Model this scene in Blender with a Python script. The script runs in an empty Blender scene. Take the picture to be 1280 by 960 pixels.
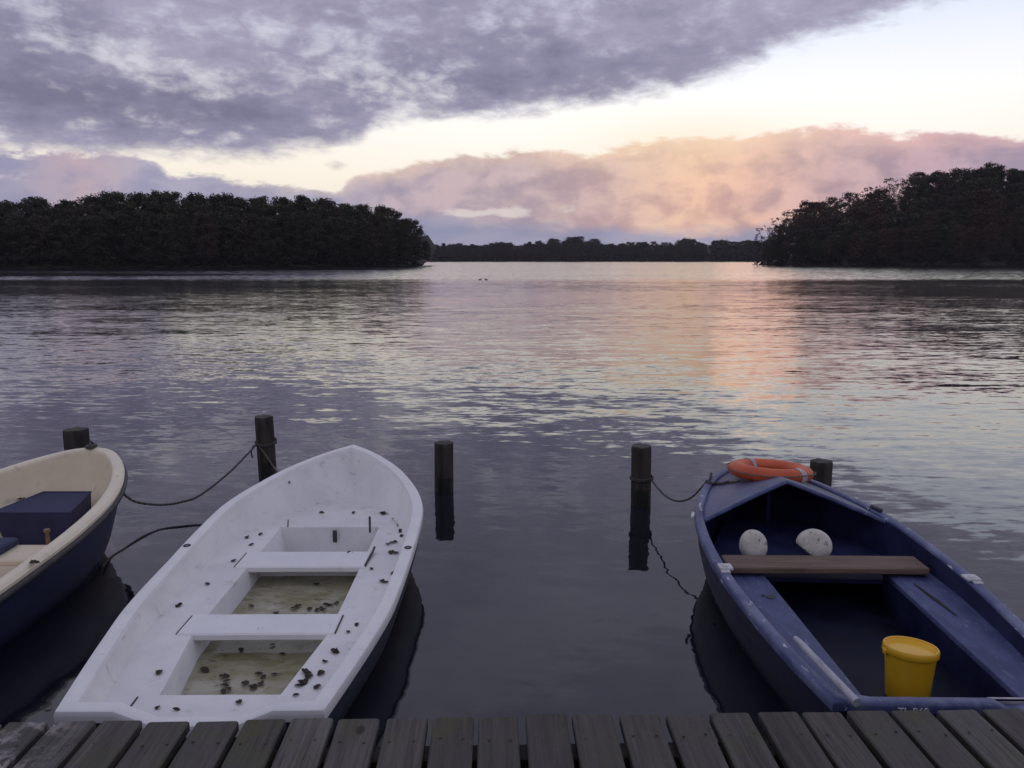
import bpy, math, random
from mathutils import Vector, Matrix, Euler, noise as mnoise

random.seed(7)
SC = bpy.context.scene
COL = SC.collection
R = math.radians
PI = math.pi
CAM_Z = 2.1
F = 985.0
PITCH = math.atan(155.5 / F)

# ------------------------------------------------------------------ camera
cd = bpy.data.cameras.new("camera")
cam = bpy.data.objects.new("camera", cd)
COL.objects.link(cam)
cam.location = (0, 0, CAM_Z)
cam.rotation_euler = (PI / 2 - PITCH, 0, 0)
cd.sensor_width = 36.0
cd.lens = 36.0 * F / 1280.0
cd.clip_start = 0.05
cd.clip_end = 20000
SC.camera = cam


def ray(u, v):
    dx = (u - 640) / F
    dy = (v - 480) / F
    return (dx, math.cos(PITCH) - dy * math.sin(PITCH), -math.sin(PITCH) - dy * math.cos(PITCH))


def at(u, v, z):
    "point of the photograph on the level z"
    d = ray(u, v)
    t = (z - CAM_Z) / d[2]
    return Vector((d[0] * t, d[1] * t, z))


def azel(u, v):
    d = ray(u, v)
    return math.degrees(math.atan2(d[0], d[1])), math.degrees(math.atan2(d[2], math.hypot(d[0], d[1])))


# ------------------------------------------------------------------ nodes
class NT:
    def __init__(self, tree):
        self.t = tree
        tree.nodes.clear()

    def n(self, typ, **kw):
        nd = self.t.nodes.new(typ)
        for k, v in kw.items():
            setattr(nd, k, v)
        return nd

    def put(self, sock, v):
        if isinstance(v, bpy.types.NodeSocket):
            self.t.links.new(v, sock)
        elif v is not None:
            try:
                sock.default_value = v
            except TypeError:
                sock.default_value = tuple(v) + (1.0,) if hasattr(v, '__len__') else v
            except ValueError:
                sock.default_value = tuple(v) + (1.0,)

    def m(self, op, a, b=None, c=None, clamp=False):
        nd = self.n('ShaderNodeMath', operation=op)
        nd.use_clamp = clamp
        for i, v in enumerate((a, b, c)):
            if v is not None:
                self.put(nd.inputs[i], v)
        return nd.outputs[0]

    def v(self, op, a, b=None, scale=None):
        nd = self.n('ShaderNodeVectorMath', operation=op)
        self.put(nd.inputs[0], a)
        if b is not None:
            self.put(nd.inputs[1], b)
        if scale is not None:
            self.put(nd.inputs['Scale'], scale)
        return nd.outputs[1] if op in ('LENGTH', 'DOT_PRODUCT') else nd.outputs[0]

    def comb(self, x, y, z):
        nd = self.n('ShaderNodeCombineXYZ')
        for i, q in enumerate((x, y, z)):
            self.put(nd.inputs[i], q)
        return nd.outputs[0]

    def sep(self, a):
        nd = self.n('ShaderNodeSeparateXYZ')
        self.put(nd.inputs[0], a)
        return nd.outputs

    def noise(self, vec, scale, detail=4, rough=0.55, dist=0.0, color=False, w=None):
        nd = self.n('ShaderNodeTexNoise')
        self.put(nd.inputs['Vector'], vec)
        nd.inputs['Scale'].default_value = scale
        nd.inputs['Detail'].default_value = detail
        nd.inputs['Roughness'].default_value = rough
        nd.inputs['Distortion'].default_value = dist
        return nd.outputs[1] if color else nd.outputs[0]

    def mix(self, f, a, b, mode='MIX'):
        nd = self.n('ShaderNodeMix', data_type='RGBA', blend_type=mode)
        self.put(nd.inputs[0], f)
        self.put(nd.inputs[6], a)
        self.put(nd.inputs[7], b)
        return nd.outputs[2]

    def smooth(self, x, lo, hi, a=0.0, b=1.0):
        nd = self.n('ShaderNodeMapRange', interpolation_type='SMOOTHSTEP')
        self.put(nd.inputs[0], x)
        nd.inputs[1].default_value = lo
        nd.inputs[2].default_value = hi
        nd.inputs[3].default_value = a
        nd.inputs[4].default_value = b
        return nd.outputs[0]

    def lin(self, x, lo, hi, a=0.0, b=1.0):
        nd = self.n('ShaderNodeMapRange')
        self.put(nd.inputs[0], x)
        nd.inputs[1].default_value = lo
        nd.inputs[2].default_value = hi
        nd.inputs[3].default_value = a
        nd.inputs[4].default_value = b
        return nd.outputs[0]

    def ramp(self, x, stops, interp='LINEAR'):
        nd = self.n('ShaderNodeValToRGB')
        cr = nd.color_ramp
        cr.interpolation = interp
        while len(cr.elements) < len(stops):
            cr.elements.new(0.5)
        for e, (p, c) in zip(cr.elements, stops):
            e.position = p
            e.color = tuple(c)[:3] + (1.0,)
        self.put(nd.inputs[0], x)
        return nd.outputs[0]


def s2l(*c):
    return tuple((x / 255 / 12.92 if x / 255 <= 0.04045 else ((x / 255 + 0.055) / 1.055) ** 2.4) for x in c)


# ------------------------------------------------------------------ world
SUN_AZ, SUN_EL = azel(955, 190)
W = bpy.data.worlds.new("World")
SC.world = W
W.use_nodes = True
N = NT(W.node_tree)
tc = N.n('ShaderNodeTexCoord').outputs['Generated']
d = N.v('NORMALIZE', tc)
dx_, dy_, dz_ = N.sep(d)
AZ = N.m('MULTIPLY', N.m('ARCTAN2', dx_, dy_), 180 / PI)
EL = N.m('MULTIPLY', N.m('ARCSINE', dz_), 180 / PI)
AZ01 = N.lin(AZ, -60, 60)


def edge_curve(pts, lo=0.0, hi=40.0, ends=None):
    nd = N.n('ShaderNodeFloatCurve')
    cv = nd.mapping.curves[0]
    P = []
    for u, v in pts:
        a, e = azel(u, v)
        P.append(((a + 60) / 120, (e - lo) / (hi - lo)))
    P = sorted(P)
    if ends:
        P = [(0.0, ends / hi)] + P + [(1.0, ends / hi)]
    P = [(max(0, min(1, p[0])), max(0, min(1, p[1]))) for p in P]
    while len(cv.points) < len(P):
        cv.points.new(0.5, 0.5)
    for q, p in zip(cv.points, P):
        q.location = p
        q.handle_type = 'AUTO'
    nd.mapping.update()
    N.put(nd.inputs['Value'], AZ01)
    return N.m('MULTIPLY_ADD', nd.outputs[0], hi - lo, lo)


def gauss(u, v, su, sv):
    "round patch of sky round a direction, widths in pixels of the photograph (17.2 px a degree)"
    a, e = azel(u, v)
    p = N.m('POWER', N.m('MULTIPLY', N.m('SUBTRACT', AZ, a), 17.2 / su), 2.0)
    q = N.m('POWER', N.m('MULTIPLY', N.m('SUBTRACT', EL, e), 17.2 / sv), 2.0)
    return N.m('EXPONENT', N.m('MULTIPLY', N.m('ADD', p, q), -0.5))


def addall(*x):
    r = x[0]
    for y in x[1:]:
        r = N.m('ADD', r, y)
    return r


# noise fields: angular ones stretched sideways, and one on the cloud deck's plane
ang = N.comb(N.m('MULTIPLY', AZ, 0.055), N.m('MULTIPLY', EL, 0.13), 0.0)
zc = N.m('ADD', N.m('MAXIMUM', dz_, 0.0), 0.10)
deck = N.comb(N.m('DIVIDE', dx_, zc), N.m('DIVIDE', dy_, zc), 3.7)
n_edge = N.m('SUBTRACT', N.noise(ang, 3.0, 8, 0.6, 0.4), 0.5)
n_fine = N.m('SUBTRACT', N.noise(ang, 9.0, 7, 0.62, 0.3), 0.5)
n_deck = N.noise(deck, 1.1, 9, 0.58, 0.35)
n_deck2 = N.noise(N.v('ADD', deck, (11.0, 4.0, 0.0)), 2.6, 7, 0.6, 0.6)
lump = N.comb(N.m('MULTIPLY', AZ, 0.075), N.m('MULTIPLY', EL, 0.15), 4.0)
n_lump = N.noise(lump, 3.4, 6, 0.50, 0.15)
n_lump2 = N.noise(N.v('ADD', lump, (3.0, 8.0, 0.0)), 7.0, 6, 0.6, 0.25)
n_soft = N.noise(N.v('ADD', ang, (5.0, 9.0, 0.0)), 2.2, 5, 0.5, 0.2)

# clear sky: the daylight model as a base, plus the pale glow of the evening
sky = N.n('ShaderNodeTexSky', sky_type='NISHITA')
sky.sun_disc = False
sky.sun_elevation = R(SUN_EL)
sky.sun_rotation = R(SUN_AZ)
clear = N.ramp(N.lin(EL, 0, 60), [(0.0, s2l(226, 218, 222)), (0.09, s2l(254, 244, 228)), (0.17, s2l(252, 251, 248)),
                                  (0.22, s2l(238, 242, 253)), (0.34, s2l(196, 210, 240)), (0.6, s2l(150, 165, 205)),
                                  (1.0, s2l(120, 132, 175))])
clear = N.mix(N.smooth(AZ, -30, 6, 0.30, 0.0), clear, s2l(250, 240, 222))
clear = N.v('SCALE', clear, scale=N.m('ADD', 1.0, N.m('MULTIPLY', 0.10, gauss(800, 120, 420, 90))))
clear = N.mix(1.0, clear, N.v('SCALE', sky.outputs[0], scale=0.0003), 'ADD')

# high deck of purple grey cloud
E1 = edge_curve([(-300, 190), (0, 190), (180, 192), (340, 193), (440, 172), (480, 152), (560, 143), (640, 142),
                 (720, 131), (860, 103), (960, 68), (1050, 35), (1180, -8), (1300, -50), (1500, -70)], ends=9.0)
above = N.m('ADD', N.m('SUBTRACT', EL, E1), N.m('MULTIPLY', n_edge, 2.6))
above = N.m('ADD', above, N.m('MULTIPLY', n_fine, 1.8))
m_deck = N.smooth(above, -0.7, 0.9)
rift_g = addall(gauss(70, 18, 38, 26), N.m('MULTIPLY', 0.9, gauss(130, 66, 34, 12)), N.m('MULTIPLY', 0.9, gauss(245, 106, 44, 11)),
                N.m('MULTIPLY', 0.75, gauss(450, 70, 60, 34)), N.m('MULTIPLY', 0.9, gauss(515, 104, 55, 14)),
                N.m('MULTIPLY', 0.65, gauss(640, 20, 70, 26)), N.m('MULTIPLY', 0.6, gauss(290, 40, 50, 18)))
rift = N.smooth(N.m('ADD', N.m('MULTIPLY', rift_g, 0.17), N.m('MULTIPLY', N.m('ADD', N.m('MULTIPLY', n_lump, 0.5), N.m('MULTIPLY', n_lump2, 0.5)), 1.3)), 0.68, 0.98)
rift = N.m('MULTIPLY', rift, 0.66)
dark_g = addall(gauss(330, 150, 140, 26), gauss(60, 110, 110, 42), N.m('MULTIPLY', 0.7, gauss(800, 80, 150, 40)),
                N.m('MULTIPLY', 0.5, gauss(0, 30, 60, 30)), N.m('MULTIPLY', .5, gauss(640, 90, 120, 26)))
tone = N.m('ADD', N.m('MULTIPLY', N.m('SUBTRACT', n_deck, 0.5), 0.9), N.m('MULTIPLY', dark_g, -0.36))
tone = N.m('ADD', tone, N.m('MULTIPLY', n_fine, 0.30))
tone = N.m('ADD', tone, N.m('MULTIPLY', N.m('SUBTRACT', n_lump, 0.5), 0.75))
tone = N.m('ADD', tone, N.m('MULTIPLY', N.m('SUBTRACT', n_lump2, 0.5), 0.5))
tone = N.m('ADD', tone, 0.60)
deck_c = N.ramp(tone, [(0.0, s2l(124, 121, 146)), (0.3, s2l(146, 143, 168)), (0.6, s2l(170, 166, 189)), (0.85, s2l(192, 189, 209)), (1.0, s2l(212, 211, 228))])
rift_c = N.mix(N.smooth(EL, 8, 17), s2l(244, 240, 236), s2l(206, 210, 228))
deck_c = N.mix(rift, deck_c, rift_c)
# higher up the deck is thick and dim, and behind the viewer it opens a little
hi_c = N.ramp(N.m('ADD', N.m('MULTIPLY', N.m('SUBTRACT', n_deck, 0.5), 1.6), 0.5),
              [(0.0, s2l(138, 138, 166)), (0.5, s2l(172, 173, 196)), (1.0, s2l(206, 210, 226))])
deck_c = N.mix(N.smooth(EL, 16, 24), deck_c, hi_c)
# overhead and behind the viewer evening has already dimmed it
deck_c = N.v('SCALE', deck_c, scale=N.m('MULTIPLY', N.smooth(EL, 34, 62, 1.0, 0.94), N.smooth(dy_, 0.35, -0.3, 1.0, 0.95)))
clear = N.v('SCALE', clear, scale=N.smooth(dy_, 0.45, -0.3, 1.0, 0.6))
col = N.mix(m_deck, clear, deck_c)

# low bank of cloud
E2 = edge_curve([(-900, 175), (-300, 178), (0, 184), (100, 190), (190, 199), (215, 219), (250, 211), (300, 228), (330, 232), (415, 236),
                 (445, 218), (500, 210), (560, 196), (640, 190), (760, 187), (850, 174), (930, 168), (1000, 158), (1100, 163),
                 (1180, 168), (1280, 165), (1700, 150), (2200, 150)])
below = N.m('ADD', N.m('SUBTRACT', E2, EL), N.m('MULTIPLY', n_edge, 2.4))
below = N.m('ADD', below, N.m('MULTIPLY', n_fine, 1.6))
m_bank = N.smooth(below, -0.18, 0.40)


def azramp(stops):
    return N.ramp(AZ01, [((azel(u, 200)[0] + 60) / 120, s2l(*c)) for u, c in stops])


bank_c = azramp([(-400, (150, 148, 178)), (0, (166, 163, 186)), (100, (194, 172, 182)), (200, (182, 178, 196)), (400, (180, 176, 194)),
                 (480, (200, 180, 188)), (640, (210, 187, 188)), (760, (226, 194, 184)), (870, (252, 208, 178)), (950, (242, 196, 178)),
                 (1050, (216, 182, 182)), (1160, (204, 174, 184)), (1280, (198, 172, 188)), (1600, (165, 160, 190))])
bank_d = azramp([(-400, (135, 135, 165)), (0, (150, 148, 178)), (200, (160, 157, 184)), (400, (158, 154, 178)), (560, (168, 154, 168)),
                 (700, (180, 158, 166)), (870, (214, 172, 160)), (950, (200, 164, 162)), (1050, (180, 154, 162)), (1280, (166, 150, 170))])
bt = N.m('ADD', N.m('MULTIPLY', N.m('SUBTRACT', n_soft, 0.5), 1.5), N.m('ADD', 0.55, N.m('MULTIPLY', n_fine, 0.9)))
puff = N.noise(N.comb(N.m('MULTIPLY', AZ, 0.11), N.m('MULTIPLY', EL, 0.14), 9.0), 3.2, 5, 0.5, 0.3)
bt = N.m('ADD', bt, N.m('MULTIPLY', N.m('SUBTRACT', puff, 0.5), 2.6))
bank = N.mix(N.smooth(bt, 0.1, 1.0), bank_d, bank_c)
bank = N.v('SCALE', bank, scale=N.smooth(dy_, 0.45, -0.3, 1.0, 0.8))
# bluish foot of the bank, with two clear slits
E3 = edge_curve([(-900, 262), (-300, 262), (0, 262), (300, 262), (500, 262), (600, 272), (700, 281), (860, 284), (940, 282), (1100, 270), (1280, 270), (2200, 270)])
foot = N.smooth(N.m('ADD', N.m('SUBTRACT', E3, EL), N.m('MULTIPLY', n_edge, 3.0)), -0.5, 0.9)
foot_c = N.mix(N.smooth(n_soft, 0.35, 0.65), s2l(146, 148, 176), s2l(170, 168, 190))
bank = N.mix(N.m('MULTIPLY', foot, 0.95), bank, foot_c)
slit = addall(gauss(585, 266, 34, 5), gauss(648, 265, 16, 7), N.m('MULTIPLY', .8, gauss(712, 262, 12, 6)), N.m('MULTIPLY', .6, gauss(20, 222, 40, 5)),
              N.m('MULTIPLY', 0.35, gauss(800, 291, 60, 5)))
slit = N.smooth(N.m('ADD', slit, N.m('MULTIPLY', n_fine, 1.6)), 0.45, 0.95)
bank = N.mix(N.m('MULTIPLY', slit, 0.8), bank, s2l(228, 216, 212))
# the sun behind the bank lights its upper rim
rim = N.m('MULTIPLY', N.smooth(below, 1.3, 0.0), addall(gauss(870, 170, 170, 120), N.m('MULTIPLY', 0.5, gauss(480, 215, 90, 40))))
bank = N.mix(N.m('MULTIPLY', rim, 0.75), bank, s2l(255, 223, 188))
pinkrim = N.m('MULTIPLY', N.smooth(below, 1.6, 0.0), gauss(1130, 165, 190, 60))
bank = N.mix(N.m('MULTIPLY', pinkrim, 0.6), bank, s2l(236, 190, 190))
col = N.mix(m_bank, col, bank)
wisp = N.m('MULTIPLY', gauss(426, 207, 14, 6), 0.5)
col = N.mix(N.smooth(N.m('ADD', wisp, n_fine), 0.25, 0.9), col, s2l(176, 164, 170))
glow = N.m('MULTIPLY', gauss(865, 176, 90, 24), 0.40)
col = N.mix(glow, col, s2l(255, 230, 190))
# below the horizon
col = N.mix(N.smooth(EL, 0.0, -3.0), col, (0.05, 0.05, 0.07))
bg = N.n('ShaderNodeBackground')
N.put(bg.inputs[0], col)
bg.inputs[1].default_value = 1.0
N.t.links.new(bg.outputs[0], N.n('ShaderNodeOutputWorld').inputs[0])

sd = bpy.data.lights.new("sun", 'SUN')
sun = bpy.data.objects.new("sun", sd)
COL.objects.link(sun)
sd.energy = 0.004
sd.angle = R(6)
sd.color = (1.0, 0.50, 0.30)
sv = Vector((math.sin(R(SUN_AZ)) * math.cos(R(SUN_EL)), math.cos(R(SUN_AZ)) * math.cos(R(SUN_EL)), math.sin(R(SUN_EL))))
sun.rotation_euler = sv.to_track_quat('Z', 'Y').to_euler()
sun.location = sv * 60

SC.view_settings.view_transform = 'Standard'
SC.view_settings.look = 'None'
SC.view_settings.exposure = 0
SC.view_settings.gamma = 1
SC.cycles.use_denoising = True
SC.cycles.max_bounces = 6

# ------------------------------------------------------------------ materials
MATS = {}


def material(name, build):
    if name in MATS:
        return MATS[name]
    m = bpy.data.materials.new(name)
    m.use_nodes = True
    k = NT(m.node_tree)
    b = k.n('ShaderNodeBsdfPrincipled')
    k.t.links.new(b.outputs[0], k.n('ShaderNodeOutputMaterial').inputs[0])
    build(k, b)
    MATS[name] = m
    return m


def bump(k, b, h, strength=0.3, dist=0.01):
    nd = k.n('ShaderNodeBump')
    nd.inputs['Strength'].default_value = strength
    nd.inputs['Distance'].default_value = dist
    k.put(nd.inputs['Height'], h)
    k.put(b.inputs['Normal'], nd.outputs[0])


def mottled(c1, c2, scale=6.0, rough=0.5, r2=None, bmp=0.0, stretch=(1, 1, 1), lo=0.35, hi=0.65, detail=6, spec=0.5, dirt=None, dirt_s=14.0, dirt_lo=0.58, dirt_hi=0.7, bscale=None):
    def f(k, b):
        p = k.n('ShaderNodeTexCoord').outputs['Object']
        p = k.v('MULTIPLY', p, stretch)
        a = k.noise(p, scale, detail, 0.6, 0.2)
        fac = k.smooth(a, lo, hi)
        c = k.mix(fac, c1, c2)
        if dirt is not None:
            dn = k.noise(p, dirt_s, 8, 0.65, 0.5)
            c = k.mix(k.smooth(dn, dirt_lo, dirt_hi), c, dirt)
        k.put(b.inputs['Base Color'], c)
        if r2 is None:
            b.inputs['Roughness'].default_value = rough
        else:
            k.put(b.inputs['Roughness'], k.lin(a, 0.3, 0.7, rough, r2))
        b.inputs['Specular IOR Level'].default_value = spec
        if bmp:
            bump(k, b, k.noise(p, bscale or scale * 5, 6, 0.6), bmp, 0.01)
    return f


def M(name, *a, **kw):
    return material(name, mottled(*a, **kw))


m_white = M('white_gelcoat', (0.70, 0.70, 0.69), (0.81, 0.805, 0.79), 3.0, 0.35, 0.5, dirt=(0.42, 0.41, 0.37), dirt_s=9.0, dirt_lo=0.56, dirt_hi=0.80, spec=0.4)
m_white_rim = M('white_rim_gelcoat', (0.76, 0.76, 0.755), (0.83, 0.825, 0.815), 4.0, 0.3, 0.45, dirt=(0.55, 0.55, 0.56), dirt_s=12.0, dirt_lo=0.6, dirt_hi=0.8, spec=0.45)
m_sole = M('stained_sole', (0.40, 0.36, 0.21), (0.60, 0.56, 0.42), 5.0, 0.6, dirt=(0.20, 0.17, 0.09), dirt_s=9.0, dirt_lo=0.52, dirt_hi=0.66)
m_seam = M('dark_seam', (0.02, 0.02, 0.022), (0.04, 0.04, 0.04), 20, 0.7)
m_navy = M('navy_hull_paint', (0.012, 0.018, 0.055), (0.02, 0.028, 0.075), 4.0, 0.35, 0.5, stretch=(1, 1, 3))
m_navy2 = M('dark_navy_hull_paint', (0.006, 0.009, 0.030), (0.010, 0.014, 0.042), 4.0, 0.35, 0.5, stretch=(1, 1, 3))
m_teal = M('dark_hull_paint', (0.014, 0.024, 0.045), (0.02, 0.034, 0.058), 4.0, 0.4, 0.55, stretch=(1, 1, 3))
m_cream = M('cream_gelcoat', (0.72, 0.61, 0.43), (0.79, 0.69, 0.51), 3.0, 0.4, 0.55, dirt=(0.48, 0.37, 0.26), dirt_s=6.0, dirt_lo=0.55, dirt_hi=0.78)
m_cream_rim = M('cream_rim_gelcoat', (0.76, 0.67, 0.50), (0.82, 0.74, 0.57), 4.0, 0.35, 0.5, dirt=(0.5, 0.38, 0.26), dirt_s=9.0, dirt_lo=0.58, dirt_hi=0.8)
m_rubber = M('black_rubber', (0.03, 0.032, 0.036), (0.06, 0.06, 0.065), 20, 0.6)
m_cushion = M('navy_cushion', (0.018, 0.022, 0.075), (0.030, 0.036, 0.105), 8, 0.6, 0.8, bmp=0.1)
m_bpaint = M('worn_blue_paint', (0.036, 0.047, 0.135), (0.080, 0.098, 0.215), 5.0, 0.5, 0.7, stretch=(2.2, 0.7, 1), dirt=(0.15, 0.165, 0.27), dirt_s=14.0, dirt_lo=0.56, dirt_hi=0.70, bmp=0.05)
m_bdeck = M('faded_blue_deck', (0.085, 0.095, 0.175), (0.14, 0.15, 0.24), 4.0, 0.45, 0.6, dirt=(0.10, 0.11, 0.22), dirt_s=9.0, dirt_lo=0.55, dirt_hi=0.75)
m_brail = M('worn_blue_rail', (0.060, 0.076, 0.185), (0.16, 0.175, 0.29), 9.0, 0.4, 0.6, stretch=(1, 0.4, 1), lo=0.42, hi=0.68, dirt=(0.62, 0.60, 0.68), dirt_s=16.0, dirt_lo=0.6, dirt_hi=0.68)
m_bin = M('dark_blue_inside_and_shade', (0.008, 0.010, 0.045), (0.017, 0.021, 0.075), 5.0, 0.55, 0.75, spec=0.3)
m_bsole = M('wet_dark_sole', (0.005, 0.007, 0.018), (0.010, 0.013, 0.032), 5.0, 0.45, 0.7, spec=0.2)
m_seatwood = M('brown_seat_wood', (0.11, 0.075, 0.055), (0.19, 0.125, 0.09), 3.0, 0.6, 0.75, stretch=(1.2, 14, 10), bmp=0.15)
m_pole = M('grey_pole_wood', (0.28, 0.28, 0.33), (0.44, 0.44, 0.49), 6.0, 0.6, stretch=(8, 1, 8))
m_post = M('weathered_post', (0.018, 0.016, 0.015), (0.058, 0.047, 0.040), 5.0, 0.8, stretch=(3, 3, 0.5), bmp=0.6, dirt=(0.075, 0.08, 0.05), dirt_s=7.0, dirt_lo=0.6, dirt_hi=0.75)
m_postwet = M('wet_post', (0.008, 0.009, 0.008), (0.02, 0.022, 0.016), 8.0, 0.4, 0.6, stretch=(3, 3, 0.6), bmp=0.5)
m_posttop = M('post_end_grain', (0.04, 0.038, 0.03), (0.085, 0.08, 0.06), 9.0, 0.85, bmp=0.4)
m_foam = M('dirty_white_foam', (0.55, 0.52, 0.46), (0.68, 0.65, 0.59), 12.0, 0.8, bmp=0.5, dirt=(0.16, 0.15, 0.14), dirt_s=22.0, dirt_lo=0.57, dirt_hi=0.66, bscale=60)
m_orange = M('orange_buoy_cover', (0.52, 0.080, 0.022), (0.66, 0.13, 0.040), 5.0, 0.45, 0.6, dirt=(0.32, 0.06, 0.03), dirt_s=6.0, dirt_lo=0.58, dirt_hi=0.72)
m_tape = M('grey_tape', (0.36, 0.34, 0.38), (0.5, 0.48, 0.5), 15, 0.5)
m_yellow = M('yellow_plastic', (0.76, 0.41, 0.014), (0.82, 0.48, 0.02), 4.0, 0.35, 0.45, dirt=(0.50, 0.20, 0.01), dirt_s=5.0, dirt_lo=0.6, dirt_hi=0.8)
m_metal = M('galvanised_steel', (0.45, 0.45, 0.47), (0.6, 0.6, 0.62), 20, 0.45)
m_rope = M('dark_rope', (0.035, 0.033, 0.035), (0.08, 0.075, 0.075), 60, 0.9)
m_ropeg = M('grey_rope', (0.12, 0.11, 0.10), (0.2, 0.18, 0.16), 60, 0.9)
m_leaf = M('dead_leaf', (0.022, 0.016, 0.012), (0.06, 0.040, 0.026), 30, 0.8)
m_brass = M('tarnished_brass', (0.16, 0.10, 0.05), (0.26, 0.17, 0.08), 20, 0.5)
m_letter = M('white_lettering', (0.66, 0.66, 0.68), (0.74, 0.74, 0.76), 9, 0.5)
m_bark = M('tree_bark', (0.035, 0.028, 0.024), (0.07, 0.055, 0.045), 2.0, 0.9, stretch=(3, 3, 0.5))
m_bird = M('grey_feathers', (0.04, 0.04, 0.045), (0.09, 0.085, 0.08), 12, 0.8)
m_skiff = M('pale_skiff_paint', (0.45, 0.45, 0.5), (0.6, 0.6, 0.63), 3, 0.5)


def foliage(c1, c2, c3):
    def f(k, b):
        rnd = k.n('ShaderNodeObjectInfo').outputs['Random']
        isl = k.n('ShaderNodeNewGeometry').outputs['Random Per Island']
        a = k.mix(isl, c1, c2)
        a = k.mix(k.smooth(rnd, 0.45, 1.0, 0.0, 0.75), a, c3)
        k.put(b.inputs['Base Color'], a)
        b.inputs['Roughness'].default_value = 0.8
        b.inputs['Specular IOR Level'].default_value = 0.15
    return f


m_leafy = material('dark_green_leaves', foliage((0.048, 0.052, 0.034), (0.080, 0.080, 0.050), (0.085, 0.064, 0.044)))
m_rust = material('autumn_leaves', foliage((0.075, 0.054, 0.036), (0.12, 0.078, 0.050), (0.075, 0.066, 0.040)))
m_bush = material('shore_leaves', foliage((0.022, 0.026, 0.016), (0.040, 0.042, 0.024), (0.040, 0.032, 0.022)))
m_earth = M('wood_floor_earth', (0.020, 0.018, 0.013), (0.034, 0.030, 0.020), 0.2, 0.9)


def f_plank(k, b):
    p = k.n('ShaderNodeTexCoord').outputs['Object']
    isl = k.n('ShaderNodeNewGeometry').outputs['Random Per Island']
    sh = k.v('ADD', p, k.comb(0.0, k.m('MULTIPLY', isl, 37.0), k.m('MULTIPLY', isl, 11.0)))
    grain = k.noise(k.v('MULTIPLY', sh, (60.0, 2.2, 20.0)), 1.0, 6, 0.65, 0.6)
    blot = k.noise(sh, 5.0, 6, 0.6, 0.3)
    c = k.mix(k.smooth(grain, 0.3, 0.7), (0.048, 0.044, 0.041), (0.130, 0.121, 0.110))
    c = k.v('SCALE', c, scale=k.lin(k.m('FRACT', k.m('MULTIPLY', isl, 7.3)), 0, 1, 0.78, 1.30))
    c = k.mix(k.lin(isl, 0, 1, 0.0, 0.5), c, (0.066, 0.057, 0.050))
    c = k.mix(k.smooth(blot, 0.46, 0.70, 0.0, 0.7), c, (0.088, 0.086, 0.045))
    wet = k.smooth(k.noise(p, 2.2, 3, 0.5), 0.46, 0.6)
    c = k.mix(k.m('MULTIPLY', wet, 0.45), c, (0.022, 0.019, 0.018))
    spk = k.noise(p, 26.0, 6, 0.7, 0.5)
    kn = k.n('ShaderNodeTexVoronoi', feature='F1')
    k.put(kn.inputs['Vector'], k.v('MULTIPLY', sh, (1.0, 0.55, 1.0)))
    kn.inputs['Scale'].default_value = 5.0
    c = k.mix(k.smooth(kn.outputs['Distance'], 0.10, 0.05, 0.0, 0.8), c, (0.022, 0.018, 0.016))
    split = k.noise(k.v('MULTIPLY', sh, (90.0, 1.2, 9.0)), 1.0, 3, 0.5, 0.8)
    c = k.mix(k.smooth(split, 0.66, 0.72, 0.0, 0.85), c, (0.016, 0.014, 0.013))
    px, py, pz = k.sep(p)
    # worn off pale paint on the leftmost boards, small pale spots elsewhere
    near = k.m('MULTIPLY', k.smooth(px, -1.42, -1.7), k.smooth(k.noise(p, 6.0, 4, 0.6), 0.44, 0.6))
    spots = k.m('MAXIMUM', k.m('MULTIPLY', near, k.smooth(spk, 0.40, 0.54)), k.m('MULTIPLY', k.smooth(spk, 0.70, 0.74), 0.6))
    c = k.mix(spots, c, (0.36, 0.32, 0.32))
    k.put(b.inputs['Base Color'], c)
    k.put(b.inputs['Roughness'], k.lin(wet, 0, 1, 0.8, 0.5))
    b.inputs['Specular IOR Level'].default_value = 0.3
    bump(k, b, k.m('ADD', k.m('MULTIPLY', grain, 0.7), k.m('MULTIPLY', spk, 0.5)), 0.6, 0.006)


m_plank = material('weathered_planks', f_plank)
m_nail = M('rusty_nail', (0.03, 0.022, 0.018), (0.07, 0.045, 0.03), 40, 0.7)
m_beam = M('wet_beam', (0.02, 0.018, 0.016), (0.045, 0.04, 0.035), 4.0, 0.7, stretch=(0.5, 4, 4), bmp=0.3)


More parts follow.
